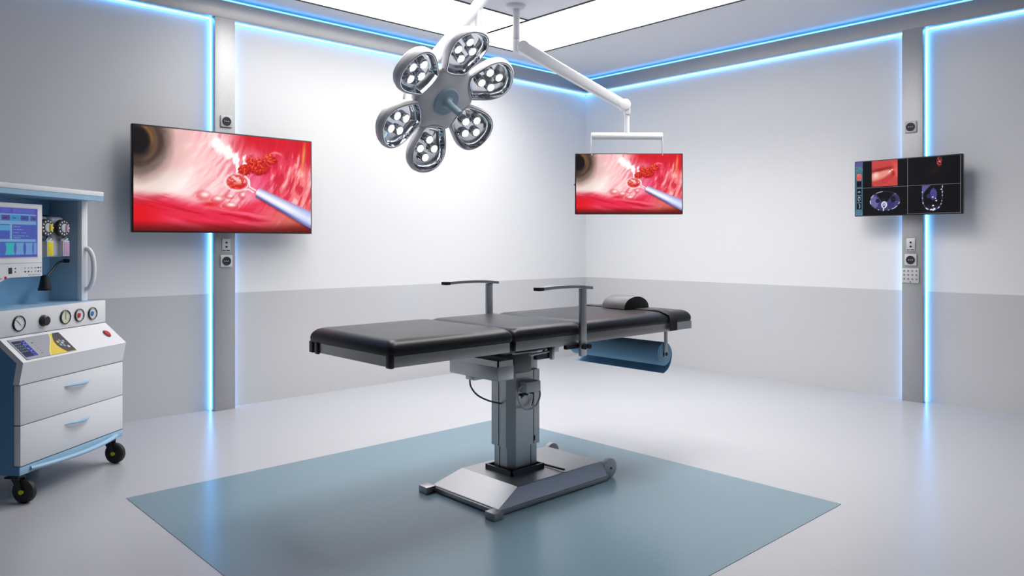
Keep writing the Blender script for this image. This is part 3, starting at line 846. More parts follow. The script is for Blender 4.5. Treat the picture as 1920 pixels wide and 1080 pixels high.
# suspension: mount on the ceiling plate, boom, gimbal
def loc(p):
    return LI @ Vector(p)
T0 = Vector((-3.06, -2.15, ZC - 0.012))
up = Vector((0, 0, 1))
mb = MB()
mb.cyl(loc(T0), loc(T0 - up * 0.04), 0.10, 'arm_white', bev=0.01)
mb.build('ceiling_mount', surg)
MB().cyl(loc(T0 - up * 0.04), loc(T0 - up * 0.165), 0.032, 'arm_white', bev=0.004).build('drop_pole', surg)
B0 = T0 - up * 0.165
path = smooth_curve([B0, (-3.19, -2.17, 2.62), (-3.332, -2.19, 2.441), (-3.464, -2.175, 2.285), (-3.58, -2.09, 2.107)], 6)
MB().tube([loc(p) for p in path], 0.031, 'arm_white', seg=20).build('boom', surg)
path = smooth_curve([(-3.575, -2.085, 2.115), (-3.64, -2.04, 2.02), (-3.685, -2.01, 1.925), (-3.672, -2.02, 1.87), (-3.62, -2.11, 1.885), c_ - n_ * 0.075], 6)
MB().tube([loc(p) for p in path], 0.014, 'arm_white', seg=14).build('gimbal', surg)
mb = MB()
mb.cyl(loc((-3.36, -2.205, 2.385)), loc((-3.36, -2.205, 2.22)), 0.0175, 'lamp_grey', seg=20)
mb.build('stop_post', surg)
gl = MB()
gl.rings([[loc((-3.36, -2.205 + dy, 2.372)), loc((-3.36, -2.205 + dy, 2.235)), loc((-3.455, -2.18 + dy, 2.27)), loc((-3.39, -2.19 + dy, 2.375))] for dy in (-0.006, 0.006)], 'arm_white')
gl.build('gusset', surg)

# ------------------------------------------------------------------ operating table
TY = -2.666
ot = empty('operating_table', (-3.5, TY, 0.0), 'black padded operating table with steel frame and pedestal on the blue mat', 'operating table')
W = Matrix.Translation((3.5, -TY, 0))      # world numbers to the table's own frame
def part(name, mb, parent=ot, **k):
    return mb.build(name, parent, **k)
# base
Z0 = 0.0022
part('base_skirt', MB().box(-3.842, -3.120, -2.898, -2.434, Z0 + 0.003, 0.026, 'steel_h', bev=0.002, mtx=W))
cov = MB()
def rect(x0, x1, y0, y1, z):
    return [(x0, y0, z), (x1, y0, z), (x1, y1, z), (x0, y1, z)]
cov.rings([rect(-3.838, -3.125, -2.896, -2.436, 0.0275), rect(-3.834, -3.128, -2.892, -2.440, 0.032), rect(-3.692, -3.120, -2.856, -2.470, 0.085), rect(-3.688, -3.123, -2.852, -2.474, 0.087)], 'steel_h', mtx=W)
part('base_cover', cov, angle=20)
for y0, y1 in ((-2.930, -2.868), (-2.464, -2.402)):
    part('foot', MB().box(-3.890, -3.838, y0, y1, Z0, 0.034, 'steel_h', bev=0.003, mtx=W))
for y in (-2.862, -2.470):
    mb = MB().cyl((-3.078, y - 0.014, 0.0492), (-3.078, y + 0.014, 0.0492), 0.047, 'socket', bev=0.004, mtx=W)
    mb.cyl((-3.078, y - 0.018, 0.0492), (-3.078, y + 0.018, 0.0492), 0.006, 'dark_steel', seg=12, mtx=W)
    mb.box(-3.13, -3.078, y + 0.015, y + 0.022, 0.03, 0.06, 'steel', mtx=W)
    part('transport_wheel', mb)
mb = MB()
cx0, cx1, cy0, cy1 = -3.614, -3.403, -2.738, -2.556
for b in ((cx0, cx1, cy0, cy0 + 0.008), (cx0, cx1, cy1 - 0.008, cy1), (cx0, cx0 + 0.008, cy0, cy1), (cx1 - 0.008, cx1, cy0, cy1)):
    mb.box(b[0], b[1], b[2], b[3], 0.086, 0.110, 'dark_steel', mtx=W)
mb.box(cx0 + 0.004, cx1 - 0.004, cy0 + 0.004, cy1 - 0.004, 0.086, 0.094, 'black', mtx=W)
part('collar', mb)
part('pedal_lever', MB().tube([(-3.400, -2.708, 0.094), (-3.380, -2.72, 0.094), (-3.378, -2.845, 0.096)], 0.0055, 'black', seg=8, mtx=W))
# column with chamfered corners and grooves
def colpoly(x0, x1, y0, y1, ch, g):
    return [(x0 + ch, y0), (x1 - 0.045, y0), (x1 - 0.045, y0 + g), (x1 - 0.040, y0 + g), (x1 - 0.040, y0), (x1 - 0.004, y0), (x1, y0 + 0.004), (x1, y1 - 0.01), (x1 - 0.01, y1), (x0 + 0.01, y1), (x0, y1 - 0.01),
            (x0, y0 + ch + 0.052), (x0 + g, y0 + ch + 0.052), (x0 + g, y0 + ch + 0.046), (x0, y0 + ch + 0.046), (x0, y0 + ch)]
part('inner_column', MB().prism(colpoly(-3.592, -3.424, -2.712, -2.585, 0.030, 0.010), 0.092, 0.50, 'steel', mtx=W))
part('outer_column', MB().prism(colpoly(-3.603, -3.413, -2.720, -2.577, 0.033, 0.010), 0.207, 0.556, 'steel', mtx=W)
     .box(-3.452, -3.446, -2.7215, -2.718, 0.222, 0.246, 'black', mtx=W))
# upper block, head and control box
part('lift_block', MB().box(-3.463, -3.414, -2.704, -2.60, 0.50, 0.668, 'steel', bev=0.002, mtx=W))
part('tilt_head', MB().box(-3.69, -3.50, -2.75, -2.58, 0.556, 0.655, 'dark_steel', bev=0.003, mtx=W).box(-3.56, -3.42, -2.80, -2.53, 0.655, 0.690, 'dark_steel', bev=0.003, mtx=W))
cb = part('control_box', MB().box(-3.548, -3.456, -2.768, -2.7205, 0.463, 0.512, 'plate_light', bev=0.003, mtx=W))
for i, (x, z) in enumerate(((-3.538, 0.448), (-3.512, 0.450), (-3.484, 0.455))):
    MB().cyl((x, -2.7205, z), (x, -2.736, z), 0.0065, 'black', seg=14, mtx=W).build('plug', cb)
MB().tube([(-3.545, -2.735, 0.458), (-3.548, -2.735, 0.436)], 0.003, 'black', seg=8, mtx=W).build('wire', cb)
MB().tube(smooth_curve([(-3.484, -2.74, 0.455), (-3.478, -2.742, 0.44), (-3.477, -2.730, 0.39)]), 0.0022, 'black', seg=8, mtx=W).build('wire', cb)
part('control_cable', MB().tube(smooth_curve([(-3.545, -2.75, 0.500), (-3.578, -2.752, 0.490), (-3.586, -2.75, 0.45), (-3.560, -2.75, 0.402), (-3.520, -2.748, 0.383), (-3.470, -2.748, 0.392), (-3.440, -2.745, 0.430), (-3.440, -2.742, 0.466), (-3.458, -2.742, 0.485)]), 0.0046, 'plate_light', seg=10, mtx=W))
part('side_cable', MB().tube(smooth_curve([(-3.745, -2.60, 0.545), (-3.742, -2.60, 0.50), (-3.71, -2.61, 0.455), (-3.66, -2.635, 0.425), (-3.605, -2.655, 0.408)]), 0.004, 'dark_steel', seg=10, mtx=W)
     .box(-3.76, -3.70, -2.645, -2.585, 0.532, 0.553, 'steel', bev=0.002, mtx=W))
# transverse housing, open on top
mb = MB()
hx0, hx1, hy0, hy1, hz0, hz1 = -3.785, -3.690, -2.835, -2.497, 0.553, 0.642
mb.box(hx0, hx1, hy0, hy1, hz0, hz1 - 0.02, 'steel', bev=0.006, mtx=W)
for b in ((hx0, hx1, hy0, hy0 + 0.006), (hx0, hx1, hy1 - 0.006, hy1), (hx0, hx0 + 0.006, hy0, hy1), (hx1 - 0.006, hx1, hy0, hy1)):
    mb.box(b[0], b[1], b[2], b[3], hz1 - 0.026, hz1, 'steel', mtx=W)
mb.box(hx0 + 0.006, hx1 - 0.006, hy0 + 0.006, hy1 - 0.006, hz1 - 0.022, hz1 - 0.018, 'black', mtx=W)
part('motor_housing', mb)
part('locking_knob', MB().cyl((-3.90, -2.70, 0.682), (-3.90, -2.70, 0.700), 0.020, 'black', bev=0.004, mtx=W))
# underside levers between frame and pedestal
mb = MB()
for y in (-2.80, -2.53):
    mb.box(-4.05, -3.42, y - 0.01, y + 0.01, 0.672, 0.700, 'dark_steel', bev=0.002, mtx=W)
mb.tube([(-3.72, -2.86, 0.672), (-3.52, -2.86, 0.674), (-3.35, -2.86, 0.684)], 0.006, 'steel', seg=10, mtx=W)
mb.tube(smooth_curve([(-3.555, -2.885, 0.704), (-3.553, -2.885, 0.675), (-3.565, -2.88, 0.662), (-3.585, -2.875, 0.662)]), 0.006, 'steel', seg=10, mtx=W)
mb.box(-3.50, -3.44, -2.87, -2.85, 0.655, 0.700, 'steel', bev=0.002, mtx=W)
part('linkage', mb)
mb = MB().box(-3.530, -3.512, -2.912, -2.895, 0.632, 0.690, 'steel', bev=0.002, mtx=W)
mb.box(-3.545, -3.528, -2.912, -2.895, 0.640, 0.690, 'dark_steel', bev=0.002, mtx=W)
mb.tube([(-3.66, -2.905, 0.664), (-3.53, -2.905, 0.672)], 0.006, 'steel', seg=8, mtx=W)
mb.box(-3.62, -3.53, -2.905, -2.885, 0.640, 0.660, 'dark_steel', mtx=W)
part('clamp_bracket', mb)

# the three padded sections on their frames
HWD = 0.300
YN, YF = TY - HWD, TY + HWD
def section(x0, x1, mx0, mx1, foot_end=False, name='leg'):
    fr = MB()
    z0, z1 = 0.700, 0.7415
    fr.box(x0, x1, YN, YN + 0.022, z0, z1, 'steel_h', bev=0.0015, mtx=W).box(x0, x1, YF - 0.022, YF, z0, z1, 'steel_h', bev=0.0015, mtx=W)
    e0 = x0 + (0.0 if foot_end else 0.03)
    fr.box(e0, e0 + 0.022, YN + 0.022, YF - 0.022, z0 + 0.001, z1 - 0.001, 'steel_h', mtx=W)
    fr.box(x1 - 0.05, x1 - 0.028, YN + 0.022, YF - 0.022, z0 + 0.001, z1 - 0.001, 'steel_h', mtx=W)
    fr.box(x0 + 0.002, x1 - 0.002, YN + 0.012, YF - 0.012, z1 - 0.008, z1 - 0.0005, 'black', mtx=W)
    part('side_rail_frame', fr)
    # cushion: soft rounded box
    zc0, zc1 = 0.7412, 0.803
    y0, y1 = TY - HWD - 0.006, TY + HWD + 0.006
    def rr(inset, rad, z):
        pts = []
        rad = max(rad, 0.004)
        for cx_, cy_, a0 in ((mx1 - inset - rad, y1 - inset - rad, 0), (mx0 + inset + rad, y1 - inset - rad, 1), (mx0 + inset + rad, y0 + inset + rad, 2), (mx1 - inset - rad, y0 + inset + rad, 3)):
            for k in range(7):
                a = PI / 2 * (a0 + k / 6)
                pts.append((cx_ + rad * math.cos(a), cy_ + rad * math.sin(a), z))
        return pts
    RB = 0.045
    prof = [(0.004, zc0), (0.001, zc0 + 0.006), (0.0, zc0 + 0.016)]
    for k in range(1, 11):
        a = PI / 2 * k / 10
        prof.append((RB * (1 - math.cos(a)) , zc0 + 0.016 + (zc1 - 0.0035 - zc0 - 0.016) * math.sin(a)))
    prof += [(0.075, zc1 - 0.0022), (0.12, zc1 - 0.0006), (0.17, zc1)]
    mb = MB()
    mb.rings([rr(i_, 0.026 + 0.0 * i_, z_) for i_, z_ in prof], 'leather', mtx=W)
    part('cushion', mb, angle=60)
section(-4.420, -3.837, -4.428, -3.812, foot_end=True)
section(-3.803, -3.400, -3.822, -3.390)
section(-3.370, -2.516, -3.398, -2.512)
for y0, y1 in ((YN - 0.0015, YN + 0.030), (YF - 0.030, YF + 0.0015)):
    part('corner_cap', MB().box(-4.426, -4.408, y0, y1, 0.697, 0.745, 'black', bev=0.003, mtx=W))
part('corner_cap', MB().box(-4.428, -4.415, YF - 0.075, YF - 0.05, 0.695, 0.745, 'black', bev=0.003, mtx=W))
# hinge pieces between the sections
for x in (-3.82, -3.385):
    for y in (YN + 0.03, YF - 0.03):
        part('hinge', MB().box(x - 0.03, x + 0.03, y - 0.012, y + 0.012, 0.690, 0.735, 'dark_steel', bev=0.003, mtx=W))
# upright arm supports on both sides
def arm_support(y, sgn):
    mb = MB()
    mb.box(-3.426, -3.388, y - 0.009, y + 0.009, 0.645, 0.948, 'steel', bev=0.003, mtx=W)
    p = part('arm_support', mb)
    path = [(-3.672, y, 0.9575), (-3.60, y, 0.9605), (-3.50, y, 0.9605), (-3.42, y, 0.9565), (-3.355, y, 0.9500)]
    bar = MB()
    rings = []
    for (px, py, pz) in smooth_curve(path, 6):
        rings.append([(px, py - 0.017, pz - 0.0065), (px, py + 0.017, pz - 0.0065), (px, py + 0.017, pz + 0.0065), (px, py - 0.017, pz + 0.0065)])
    bar.rings(rings, 'steel', mtx=W).build('top_bar', p)
    MB().box(-3.702, -3.671, y - 0.018, y + 0.018, 0.949, 0.964, 'black', bev=0.002, mtx=W).build('end_cap', p)
    kb = MB()
    for dx in (-0.012, 0.018):
        kb.cyl((-3.405 + dx, y + sgn * 0.009, 0.688), (-3.405 + dx, y + sgn * 0.026, 0.688), 0.012, 'black', seg=8, mtx=W)
    kb.build('clamp_knob', p)
    MB().box(-3.50, -3.398, y - sgn * 0.012, y - sgn * 0.03, 0.680, 0.698, 'dark_steel', mtx=W).build('clamp_bar', p)
arm_support(-2.985, -1)
arm_support(2 * TY + 2.985, 1)

# pillow with strap lying on the head section
pw = empty('head_pillow', (-2.730, -2.69, 0.8068), 'small grey half-round pillow on the head end of the operating table', 'pillow', math.radians(-8))
hp = []
for k in range(21):
    a = PI * k / 20
    hp.append((0.094 * math.cos(a), 0.066 * math.sin(a) ** 0.9))
mb = MB()
rings = []
for t, kk in ((-0.090, 0.86), (-0.087, 0.95), (-0.078, 1.0), (0.078, 1.0), (0.087, 0.95), (0.090, 0.86)):
    rings.append([(x * kk, t, max(z * kk, 0.0)) for x, z in hp])
mb.rings(rings[1:-1], 'leather_grey', cap0=False, cap1=False)
mb.rings(rings[:2], 'leather', cap1=False)
mb.rings(rings[-2:], 'leather', cap0=False)
mb.build('cushion', pw, angle=50)
# webbing strap across the head section
st_path = [(YN - 0.0105, 0.702), (YN - 0.0105, 0.742), (YN - 0.0115, 0.760), (YN - 0.004, 0.782), (YN + 0.012, 0.797), (YN + 0.035, 0.8040), (YN + 0.06, 0.8042), (YF - 0.06, 0.8042), (YF - 0.035, 0.8040), (YF - 0.012, 0.797), (YF + 0.004, 0.782), (YF + 0.0115, 0.760), (YF + 0.0105, 0.742), (YF + 0.0105, 0.702)]
mb = MB()
rings = []
for i, (y, z) in enumerate(st_path):
    a = st_path[max(i - 1, 0)]; b = st_path[min(i + 1, len(st_path) - 1)]
    ty, tz = b[0] - a[0], b[1] - a[1]
    l = math.hypot(ty, tz)
    ny, nz = -tz / l, ty / l
    if nz < 0 and abs(nz) > 0.9:
        ny, nz = -ny, -nz
    h = 0.0022
    x0, x1 = -2.760, -2.695
    x0, x1 = x0 + 0.03 * (i < 4), x1 + 0.03 * (i < 4)
    rings.append([(x0, y, z), (x1, y, z), (x1, y + ny * h, z + nz * h), (x0, y + ny * h, z + nz * h)])
mb.rings(rings, 'strap')
sp_ = mb.build('strap', ot)
sp_.location = (3.5, -TY, 0)
sp_['label'] = 'black webbing strap across the head end'

# paper roll in its holder below the head end
pr = empty('paper_roll', (-2.690, -2.666, 0.575), 'blue paper roll hanging on a bracket below the head end of the table', 'paper roll')
PY0, PY1 = -2.918 + 2.666, -2.30 + 2.666
mb = MB()
ro = []
seg = 48
mtx = Matrix.Translation((0, PY0, 0)) @ Matrix.Rotation(-PI / 2, 4, 'X')
Ln = PY1 - PY0
mb.lathe([(0.016, 0.0), (0.058, 0.0), (0.061, 0.002), (0.061, Ln - 0.002), (0.058, Ln), (0.016, Ln)], 'paper_blue', seg=seg, mtx=mtx, cap0=False, cap1=False)
mb.lathe([(0.016, 0.0), (0.016, Ln)], 'paper_blue', seg=seg, mtx=mtx, cap0=False, cap1=False)
mb.build('roll', pr)
# loose end that sags below the roll
sh = []
for (x, z) in smooth_curve([(0.040, 0.048, 0), (0.062, 0.012, 0), (0.058, -0.035, 0), (0.032, -0.078, 0), (-0.008, -0.098, 0)], 6) and [(p.x, p.y) for p in smooth_curve([(0.040, 0.048, 0), (0.064, 0.010, 0), (0.060, -0.037, 0), (0.034, -0.078, 0), (-0.008, -0.100, 0)], 6)]:
    sh.append((x, z))
mb = MB()
for q_ in range(1):
    rings = []
    for i, (x, z) in enumerate(sh):
        rings.append([(x, PY0 + 0.002, z), (x, PY1 - 0.002, z), (x + 0.0015, PY1 - 0.002, z - 0.0008), (x + 0.0015, PY0 + 0.002, z - 0.0008)])
    mb.rings(rings, 'paper_blue')
mb.build('loose_sheet', pr)
MB().cyl((0, PY0 - 0.012, 0), (0, PY1 + 0.012, 0), 0.0095, 'steel', seg=20).build('axle', pr)
for y in (PY0 - 0.010, PY1 + 0.004):
    br = MB().box(-0.013, 0.013, y, y + 0.006, -0.014, 0.126, 'steel', bev=0.002).build('bracket', pr)
    MB().cyl((0, y - 0.003, 0), (0, y + 0.009, 0), 0.010, 'dark_steel', seg=14).build('axle_nut', br)

# ------------------------------------------------------------------ anaesthesia machine
am = empty('anaesthesia_machine', (-5.283, -1.374, 0), 'white and blue wheeled anaesthesia machine with drawers, gauges and a screen', 'medical machine', math.radians(39.25))
WD, DP = 0.70, 0.60
PX = Matrix(((0, 0, 1, 0), (1, 0, 0, 0), (0, 1, 0, 0), (0, 0, 0, 1)))     # prism (y,z) profile extruded along x
body = MB()
body.prism([(0.0, 0.135), (DP, 0.135), (DP, 0.838), (0.126, 0.838), (0.126, 0.724), (0.014, 0.627), (0.031, 0.53), (0.031, 0.173), (0.0, 0.173)], 0.0, WD, 'mach_blue', mtx=PX)
body.build('body', am)
MB().box(0.001, WD - 0.001, -0.003, 0.03, 0.134, 0.171, 'mach_lblue', bev=0.004).build('plinth', am)
MB().box(0.0, WD, 0.124, DP, 0.838, 0.849, 'mach_lblue', bev=0.002).build('shelf_top', am)
con = MB().prism([(0.0, 0.531), (-0.020, 0.629), (0.098, 0.731), (0.098, 0.733), (0.1255, 0.733), (0.1255, 0.7235), (0.013, 0.627), (0.030, 0.531)], 0.0, WD, 'mach_white', mtx=PX)
con.build('console', am)
MB().box(0.0, WD, 0.098, 0.1235, 0.7345, 0.851, 'mach_white', bev=0.002).build('gauge_panel', am)
for z0, z1, zh in ((0.1735, 0.3515, 0.296), (0.3535, 0.5285, 0.476)):
    dr = MB().box(0.004, WD - 0.002, -0.003, 0.0305, z0, z1, 'mach_white', bev=0.003).build('drawer', am)
    pts = [(0.272 + 0.168 * t, -0.004 - 0.022 * math.sin(PI * t), zh) for t in [i / 16 for i in range(17)]]
    MB().tube(pts, [0.003 + 0.008 * math.sin(PI * i / 16) for i in range(17)], 'mach_lblue', seg=10, flat=0.6).build('handle', dr)['label'] = 'light blue crescent pull'
pts = [(0.06 + 0.58 * t, -0.004 - 0.052 * math.sin(PI * t) ** 0.8, 0.152) for t in [i / 24 for i in range(25)]]
MB().tube(pts, 0.0125, 'mach_lblue', seg=12, flat=0.8).build('foot_rail', am)
for z in (0.1722, 0.3525, 0.5297):
    MB().box(0.004, WD - 0.001, -0.0015, 0.032, z - 0.0012, z + 0.0012, 'black').build('seam', am)
MB().box(0.002, WD - 0.002, 0.0975, 0.12, 0.7330, 0.7346, 'socket_dark').build('seam', am)
# gauges
def gauge(x, z, r, face, needle, dot):
    b = MB().lathe([(r, 0), (r, 0.006), (r - 0.003, 0.009), (r - 0.005, 0.006)], 'black', mtx=Matrix.Translation((x, 0.098, z)) @ Matrix.Rotation(PI / 2, 4, 'X'), cap1=False).build('gauge', am)
    f = MB()
    f.cyl((x, 0.098, z), (x, 0.0935, z), r - 0.004, face, seg=32)
    for k in range(11):
        a = math.radians(225 - 27 * k)
        q = Matrix.Translation((x, 0.0933, z)) @ Matrix.Rotation(-a, 4, 'Y')
        f.box((r - 0.004) * 0.72, (r - 0.004) * 0.92, -0.0003, 0.0003, -0.0005, 0.0005, 'black', mtx=q)
    f.build('dial_face', b)
    nd = MB()
    if dot:
        nd.cyl((x, 0.0935, z), (x, 0.0925, z), r * 0.40, dot, seg=20, mtx=Matrix.Translation((-r * 0.18, 0, 0)))
    q = Matrix.Translation((x, 0.0922, z)) @ Matrix.Rotation(-needle, 4, 'Y')
    nd.box(-r * 0.35, r * 0.65, -0.0004, 0.0004, -0.0009, 0.0009, 'black', mtx=q)
    nd.build('needle', b)
gauge(0.109, 0.789, 0.036, 'gauge', math.radians(135), None)
gauge(0.401, 0.790, 0.035, 'gauge_y', math.radians(90), None)
gauge(0.499, 0.790, 0.033, 'gauge', math.radians(225), 'red')
gauge(0.596, 0.790, 0.032, 'gauge', math.radians(225), 'blue')
MB().lathe([(0.027, 0), (0.027, 0.004), (0.023, 0.006), (0.023, 0.020), (0.019, 0.024), (0.005, 0.025)], 'black', mtx=Matrix.Translation((0.258, 0.098, 0.787)) @ Matrix.Rotation(PI / 2, 4, 'X')).build('control_knob', am)
# sloping control panel: local frame on the slope
sd = Vector((0, -0.118, -0.102)); SL = sd.length; sd.normalize()
sn = Vector((0, -sd.z * -1, 0)); sn = Vector((1, 0, 0)).cross(sd); sn = -sn if sn.z < 0 else sn
SM = Matrix(((1, 0, 0, 0), (0, -sd.y, sn.y, 0.098), (0, -sd.z, sn.z, 0.731), (0, 0, 0, 1)))   # x right, y up the slope (negative goes down), z out
def on_slope(u0, u1, t0, t1, h):
    return SM @ Matrix.Translation((u0, -t1 * SL, h)) @ Matrix.Diagonal((u1 - u0, (t1 - t0) * SL, 1, 1))
cp = MB().box(0.030, 0.341, -0.925 * SL, -0.0975 * SL, 0.0, 0.0018, 'black', mtx=SM).build('control_panel', am)
picture('panel_print', 150, 80, control_overlay, 'print', cp, on_slope(0.030, 0.341, 0.0975, 0.925, 0.0022))
picture('display', 70, 60, control_screen, 'screen', cp, on_slope(0.037, 0.111, 0.19, 0.83, 0.0027))
sw = MB().lathe([(0.024, 0), (0.024, 0.003), (0.021, 0.004)], 'black', mtx=SM @ Matrix.Translation((0.630, -0.49 * SL, 0)) @ Matrix.Diagonal((0.85, 1, 1, 1)), cap1=False).build('power_switch', am)
MB().lathe([(0.0205, 0), (0.0205, 0.004), (0.017, 0.008), (0.004, 0.0095)], 'red', mtx=SM @ Matrix.Translation((0.630, -0.49 * SL, 0)) @ Matrix.Diagonal((0.85, 1, 1, 1))).build('rocker', sw)
# upper cabinet
MB().box(0.0, WD, 0.388, 0.60, 0.849, 1.376, 'niche_blue').build('back_panel', am)
for x0, x1 in ((0.0, 0.04), (0.655, 0.695)):
    MB().box(x0, x1, 0.228, 0.389, 0.849, 1.376, 'niche_grey').build('side_panel', am)
    MB().box(x0 - 0.001, x1 + 0.005, 0.200, 0.228, 0.849, 1.376, 'mach_white', bev=0.004).build('front_post', am)
rf = MB().box(-0.02, WD + 0.01, 0.114, 0.62, 1.400, 1.4245, 'mach_white', bev=0.003).build('roof', am)
MB().prism([(0.116, 1.376), (0.114, 1.399), (0.615, 1.399), (0.615, 1.376)], -0.018, WD + 0.008, 'mach_lblue', mtx=PX).build('roof_trim', rf)
hd = smooth_curve([(0.683, 0.205, 1.124), (0.685, 0.182, 1.118), (0.686, 0.162, 1.08), (0.686, 0.155, 1.017), (0.686, 0.162, 0.955), (0.685, 0.182, 0.916), (0.683, 0.205, 0.910)])
MB().tube(hd, 0.0125, 'mach_white', seg=12, up=(1, 0, 0)).build('grab_handle', am)
# main display with keypad and a curved lower edge
dp = MB()
low = [(0.331, 0.994), (0.331, 1.338), (0.0, 1.338), (0.0, 0.955), (0.05, 0.962), (0.085, 0.978), (0.112, 0.991), (0.142, 0.994)]
PY = Matrix(((1, 0, 0, 0), (0, 0, 1, 0), (0, 1, 0, 0), (0, 0, 0, 1)))
dp.prism(low, 0.162, 0.205, 'mach_white', mtx=PY, bev=0.003)
dpo = dp.build('display_unit', am)
MB().box(0.015, 0.3335, 0.1605, 0.165, 1.0595, 1.0615, 'socket').build('seam', dpo)
MB().box(0.018, 0.302, 0.1605, 0.164, 1.083, 1.320, 'socket', bev=0.001).build('screen_surround', dpo)
picture('screen', 190, 150, machine_screen, 'screen_dim', dpo, Matrix.Translation((0.022, 0.1600, 1.088)) @ Matrix(((0.275, 0, 0, 0), (0, 0, -1, 0), (0, 0.227, 0, 0), (0, 0, 0, 1))))
for (bx_, bz_, w_, m_) in ((0.225, 1.036, .006, 'socket'), (0.245, 1.036, .006, 'socket'), (0.265, 1.036, .006, 'socket'), (0.290, 1.036, .008, 'socket'), (0.305, 1.036, .005, 'black'), (0.322, 1.036, .007, 'socket'),
                       (0.225, 1.019, .006, 'black'), (0.245, 1.019, .006, 'black'), (0.265, 1.019, .006, 'socket'), (0.290, 1.019, .008, 'socket'), (0.305, 1.019, .005, 'black'), (0.322, 1.019, .007, 'socket'),
                       (0.165, 1.036, .004, 'black'), (0.165, 1.020, .004, 'black'), (0.110, 0.995, .009, 'red'), (0.085, 0.992, .008, 'socket')):
    MB().box(bx_ - w_ * .8, bx_ + w_ * .4, 0.1595, 0.163, bz_ - 0.003 - 0.004 * (m_ == 'red'), bz_ + 0.003 + 0.003 * (m_ == 'red'), m_, bev=0.0008).build('key', dpo)
mb = MB()
for k in range(7):
    mb.cyl((0.245 + 0.0115 * k, 0.163, 1.003), (0.245 + 0.0115 * k, 0.1605, 1.003), 0.0018, 'black', seg=8)
mb.build('indicator_row', dpo)
MB().box(0.125, 0.145, 0.1598, 0.163, 1.012, 1.040, 'black', bev=0.001).build('dial_window', dpo)
MB().box(0.12, 0.20, 0.204, 0.39, 1.12, 1.20, 'mach_blue', bev=0.004).build('display_arm', am)
# vaporisers
MB().box(0.36, 0.575, 0.33, 0.389, 1.10, 1.30, 'dark_steel', bev=0.003).build('manifold', am)
for xc, glass in ((0.440, 'yellow'), (0.552, 'pink')):
    mb = MB()
    mb.box(xc - 0.046, xc + 0.046, 0.255, 0.34, 1.082, 1.288, 'plate_light', bev=0.018, seg=4)
    vp = mb.build('vaporiser', am)
    q = Matrix.Translation((xc - 0.004, 0.256, 1.230)) @ Matrix.Rotation(PI / 2, 4, 'X')
    dl = MB().lathe([(0.030, 0.0), (0.044, 0.018), (0.044, 0.036), (0.041, 0.039), (0.022, 0.039)], 'socket_dark', mtx=q, cap1=False)
    for k in range(12):
        a = 2 * PI * k / 12
        dl.cyl((xc - 0.004 + 0.033 * math.cos(a), 0.2175, 1.230 + 0.033 * math.sin(a)), (xc - 0.004 + 0.033 * math.cos(a), 0.216, 1.230 + 0.033 * math.sin(a)), 0.0042, 'white', seg=8)
    do = dl.build('dial', vp)
    MB().lathe([(0.0225, 0.037), (0.0225, 0.041), (0.019, 0.044), (0.004, 0.045)], 'plate_light', mtx=q).box(xc - 0.002, xc + 0.016, 0.205, 0.214, 1.212, 1.248, glass, bev=0.004).build('dial_cap', vp)
    MB().box(xc + 0.000, xc + 0.046, 0.226, 0.258, 1.086, 1.166, 'plate_light', bev=0.003).box(xc + 0.005, xc + 0.042, 0.2245, 0.23, 1.090, 1.160, glass, bev=0.002).build('level_window', vp)
    MB().cyl((xc + 0.012, 0.245, 1.164), (xc + 0.022, 0.225, 1.186), 0.016, 'chrome', seg=20, bev=0.002).build('filler_cap', vp)
# gooseneck with black cone
gn = MB().tube(smooth_curve([(0.655, 0.28, 1.060), (0.625, 0.28, 1.060), (0.575, 0.275, 1.050), (0.530, 0.27, 1.015), (0.495, 0.27, 0.988), (0.478, 0.27, 0.984)]), 0.0055, 'black', seg=10)
gn.cyl((0.655, 0.28, 1.060), (0.625, 0.28, 1.060), 0.010, 'black', seg=12)
go = gn.build('gooseneck', am)
MB().lathe([(0.006, 0.078), (0.017, 0.074), (0.019, 0.062), (0.028, 0.014), (0.031, 0.012), (0.031, 0.0), (0.025, 0.0)], 'black', mtx=Matrix.Translation((0.478, 0.27, 0.915))).build('breathing_cone', go)
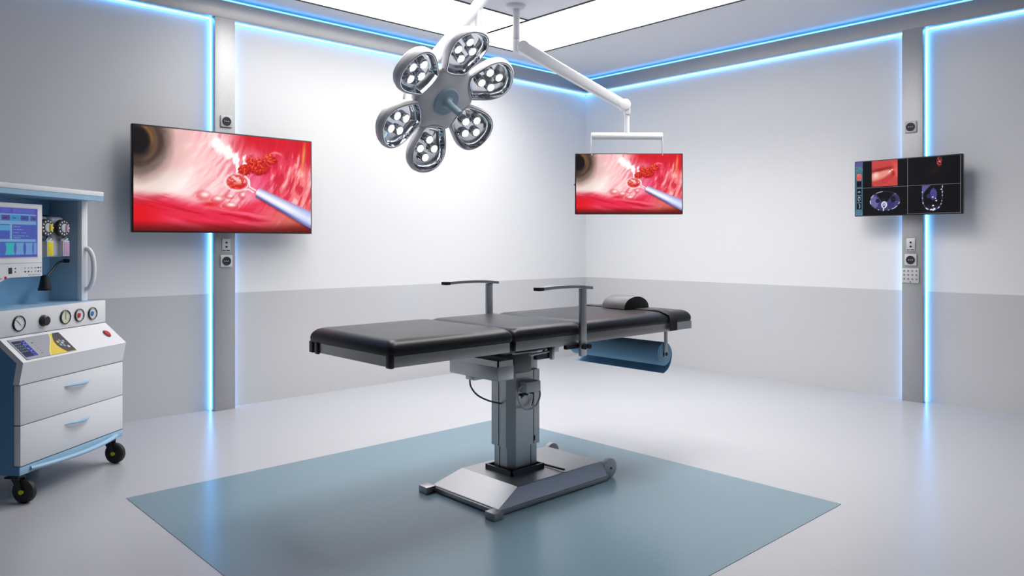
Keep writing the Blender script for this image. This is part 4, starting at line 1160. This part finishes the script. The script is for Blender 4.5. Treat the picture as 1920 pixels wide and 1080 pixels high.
# castors
def castor(x, y):
    f = MB()
    f.lathe([(0.022, 0.136), (0.022, 0.125), (0.016, 0.118)], 'dark_steel', mtx=Matrix.Translation((x, y, 0)), seg=20)
    for sx in (-1, 1):
        f.prism([(-0.016, 0.126), (0.018, 0.126), (0.018, 0.105), (-0.022, 0.045), (-0.036, 0.045), (-0.036, 0.058), (-0.016, 0.100)], x + sx * 0.019 - 0.003, x + sx * 0.019 + 0.003, 'socket_dark', mtx=PX @ Matrix.Translation((y, 0, 0)))
    f.box(x - 0.022, x + 0.022, y - 0.016, y + 0.018, 0.112, 0.122, 'socket_dark', bev=0.002)
    f.box(x - 0.014, x + 0.014, y + 0.018, y + 0.062, 0.106, 0.115, 'black', bev=0.003)
    c = f.build('castor', am)
    MB().lathe([(0.030, -0.016), (0.044, -0.016), (0.052, -0.010), (0.053, 0), (0.052, 0.010), (0.044, 0.016), (0.030, 0.016)], 'rubber', mtx=Matrix.Translation((x, y - 0.028, 0.0535)) @ Matrix.Rotation(PI / 2, 4, 'Y')).build('wheel', c)
    MB().cyl((x - 0.025, y - 0.028, 0.0535), (x + 0.025, y - 0.028, 0.0535), 0.010, 'lime', seg=16).build('hub_cap', c)
for x in (0.05, 0.665):
    for y in (0.045, 0.54):
        castor(x, y)

# ------------------------------------------------------------------ world, camera, colour
w = bpy.data.worlds.new('World')
SC.world = w
w.use_nodes = True
w.node_tree.nodes['Background'].inputs['Color'].default_value = (0.5, 0.52, 0.55, 1)
w.node_tree.nodes['Background'].inputs['Strength'].default_value = 0.2

cam = bpy.data.cameras.new('Camera')
co = bpy.data.objects.new('Camera', cam)
COL.objects.link(co)
co.location = (-5.963, -5.255, 1.15)
co.rotation_euler = (PI / 2, 0, -math.atan2(0.6826, 0.7308))
cam.sensor_width = 36
cam.lens = 36 * 1417 / 1920
cam.shift_y = -83 / 1920
cam.clip_start = 0.05
SC.camera = co
SC.view_settings.view_transform = 'Standard'
SC.view_settings.look = 'None'
SC.view_settings.gamma = 1
SC.view_settings.exposure = 0.12
SC.view_settings.use_curve_mapping = False
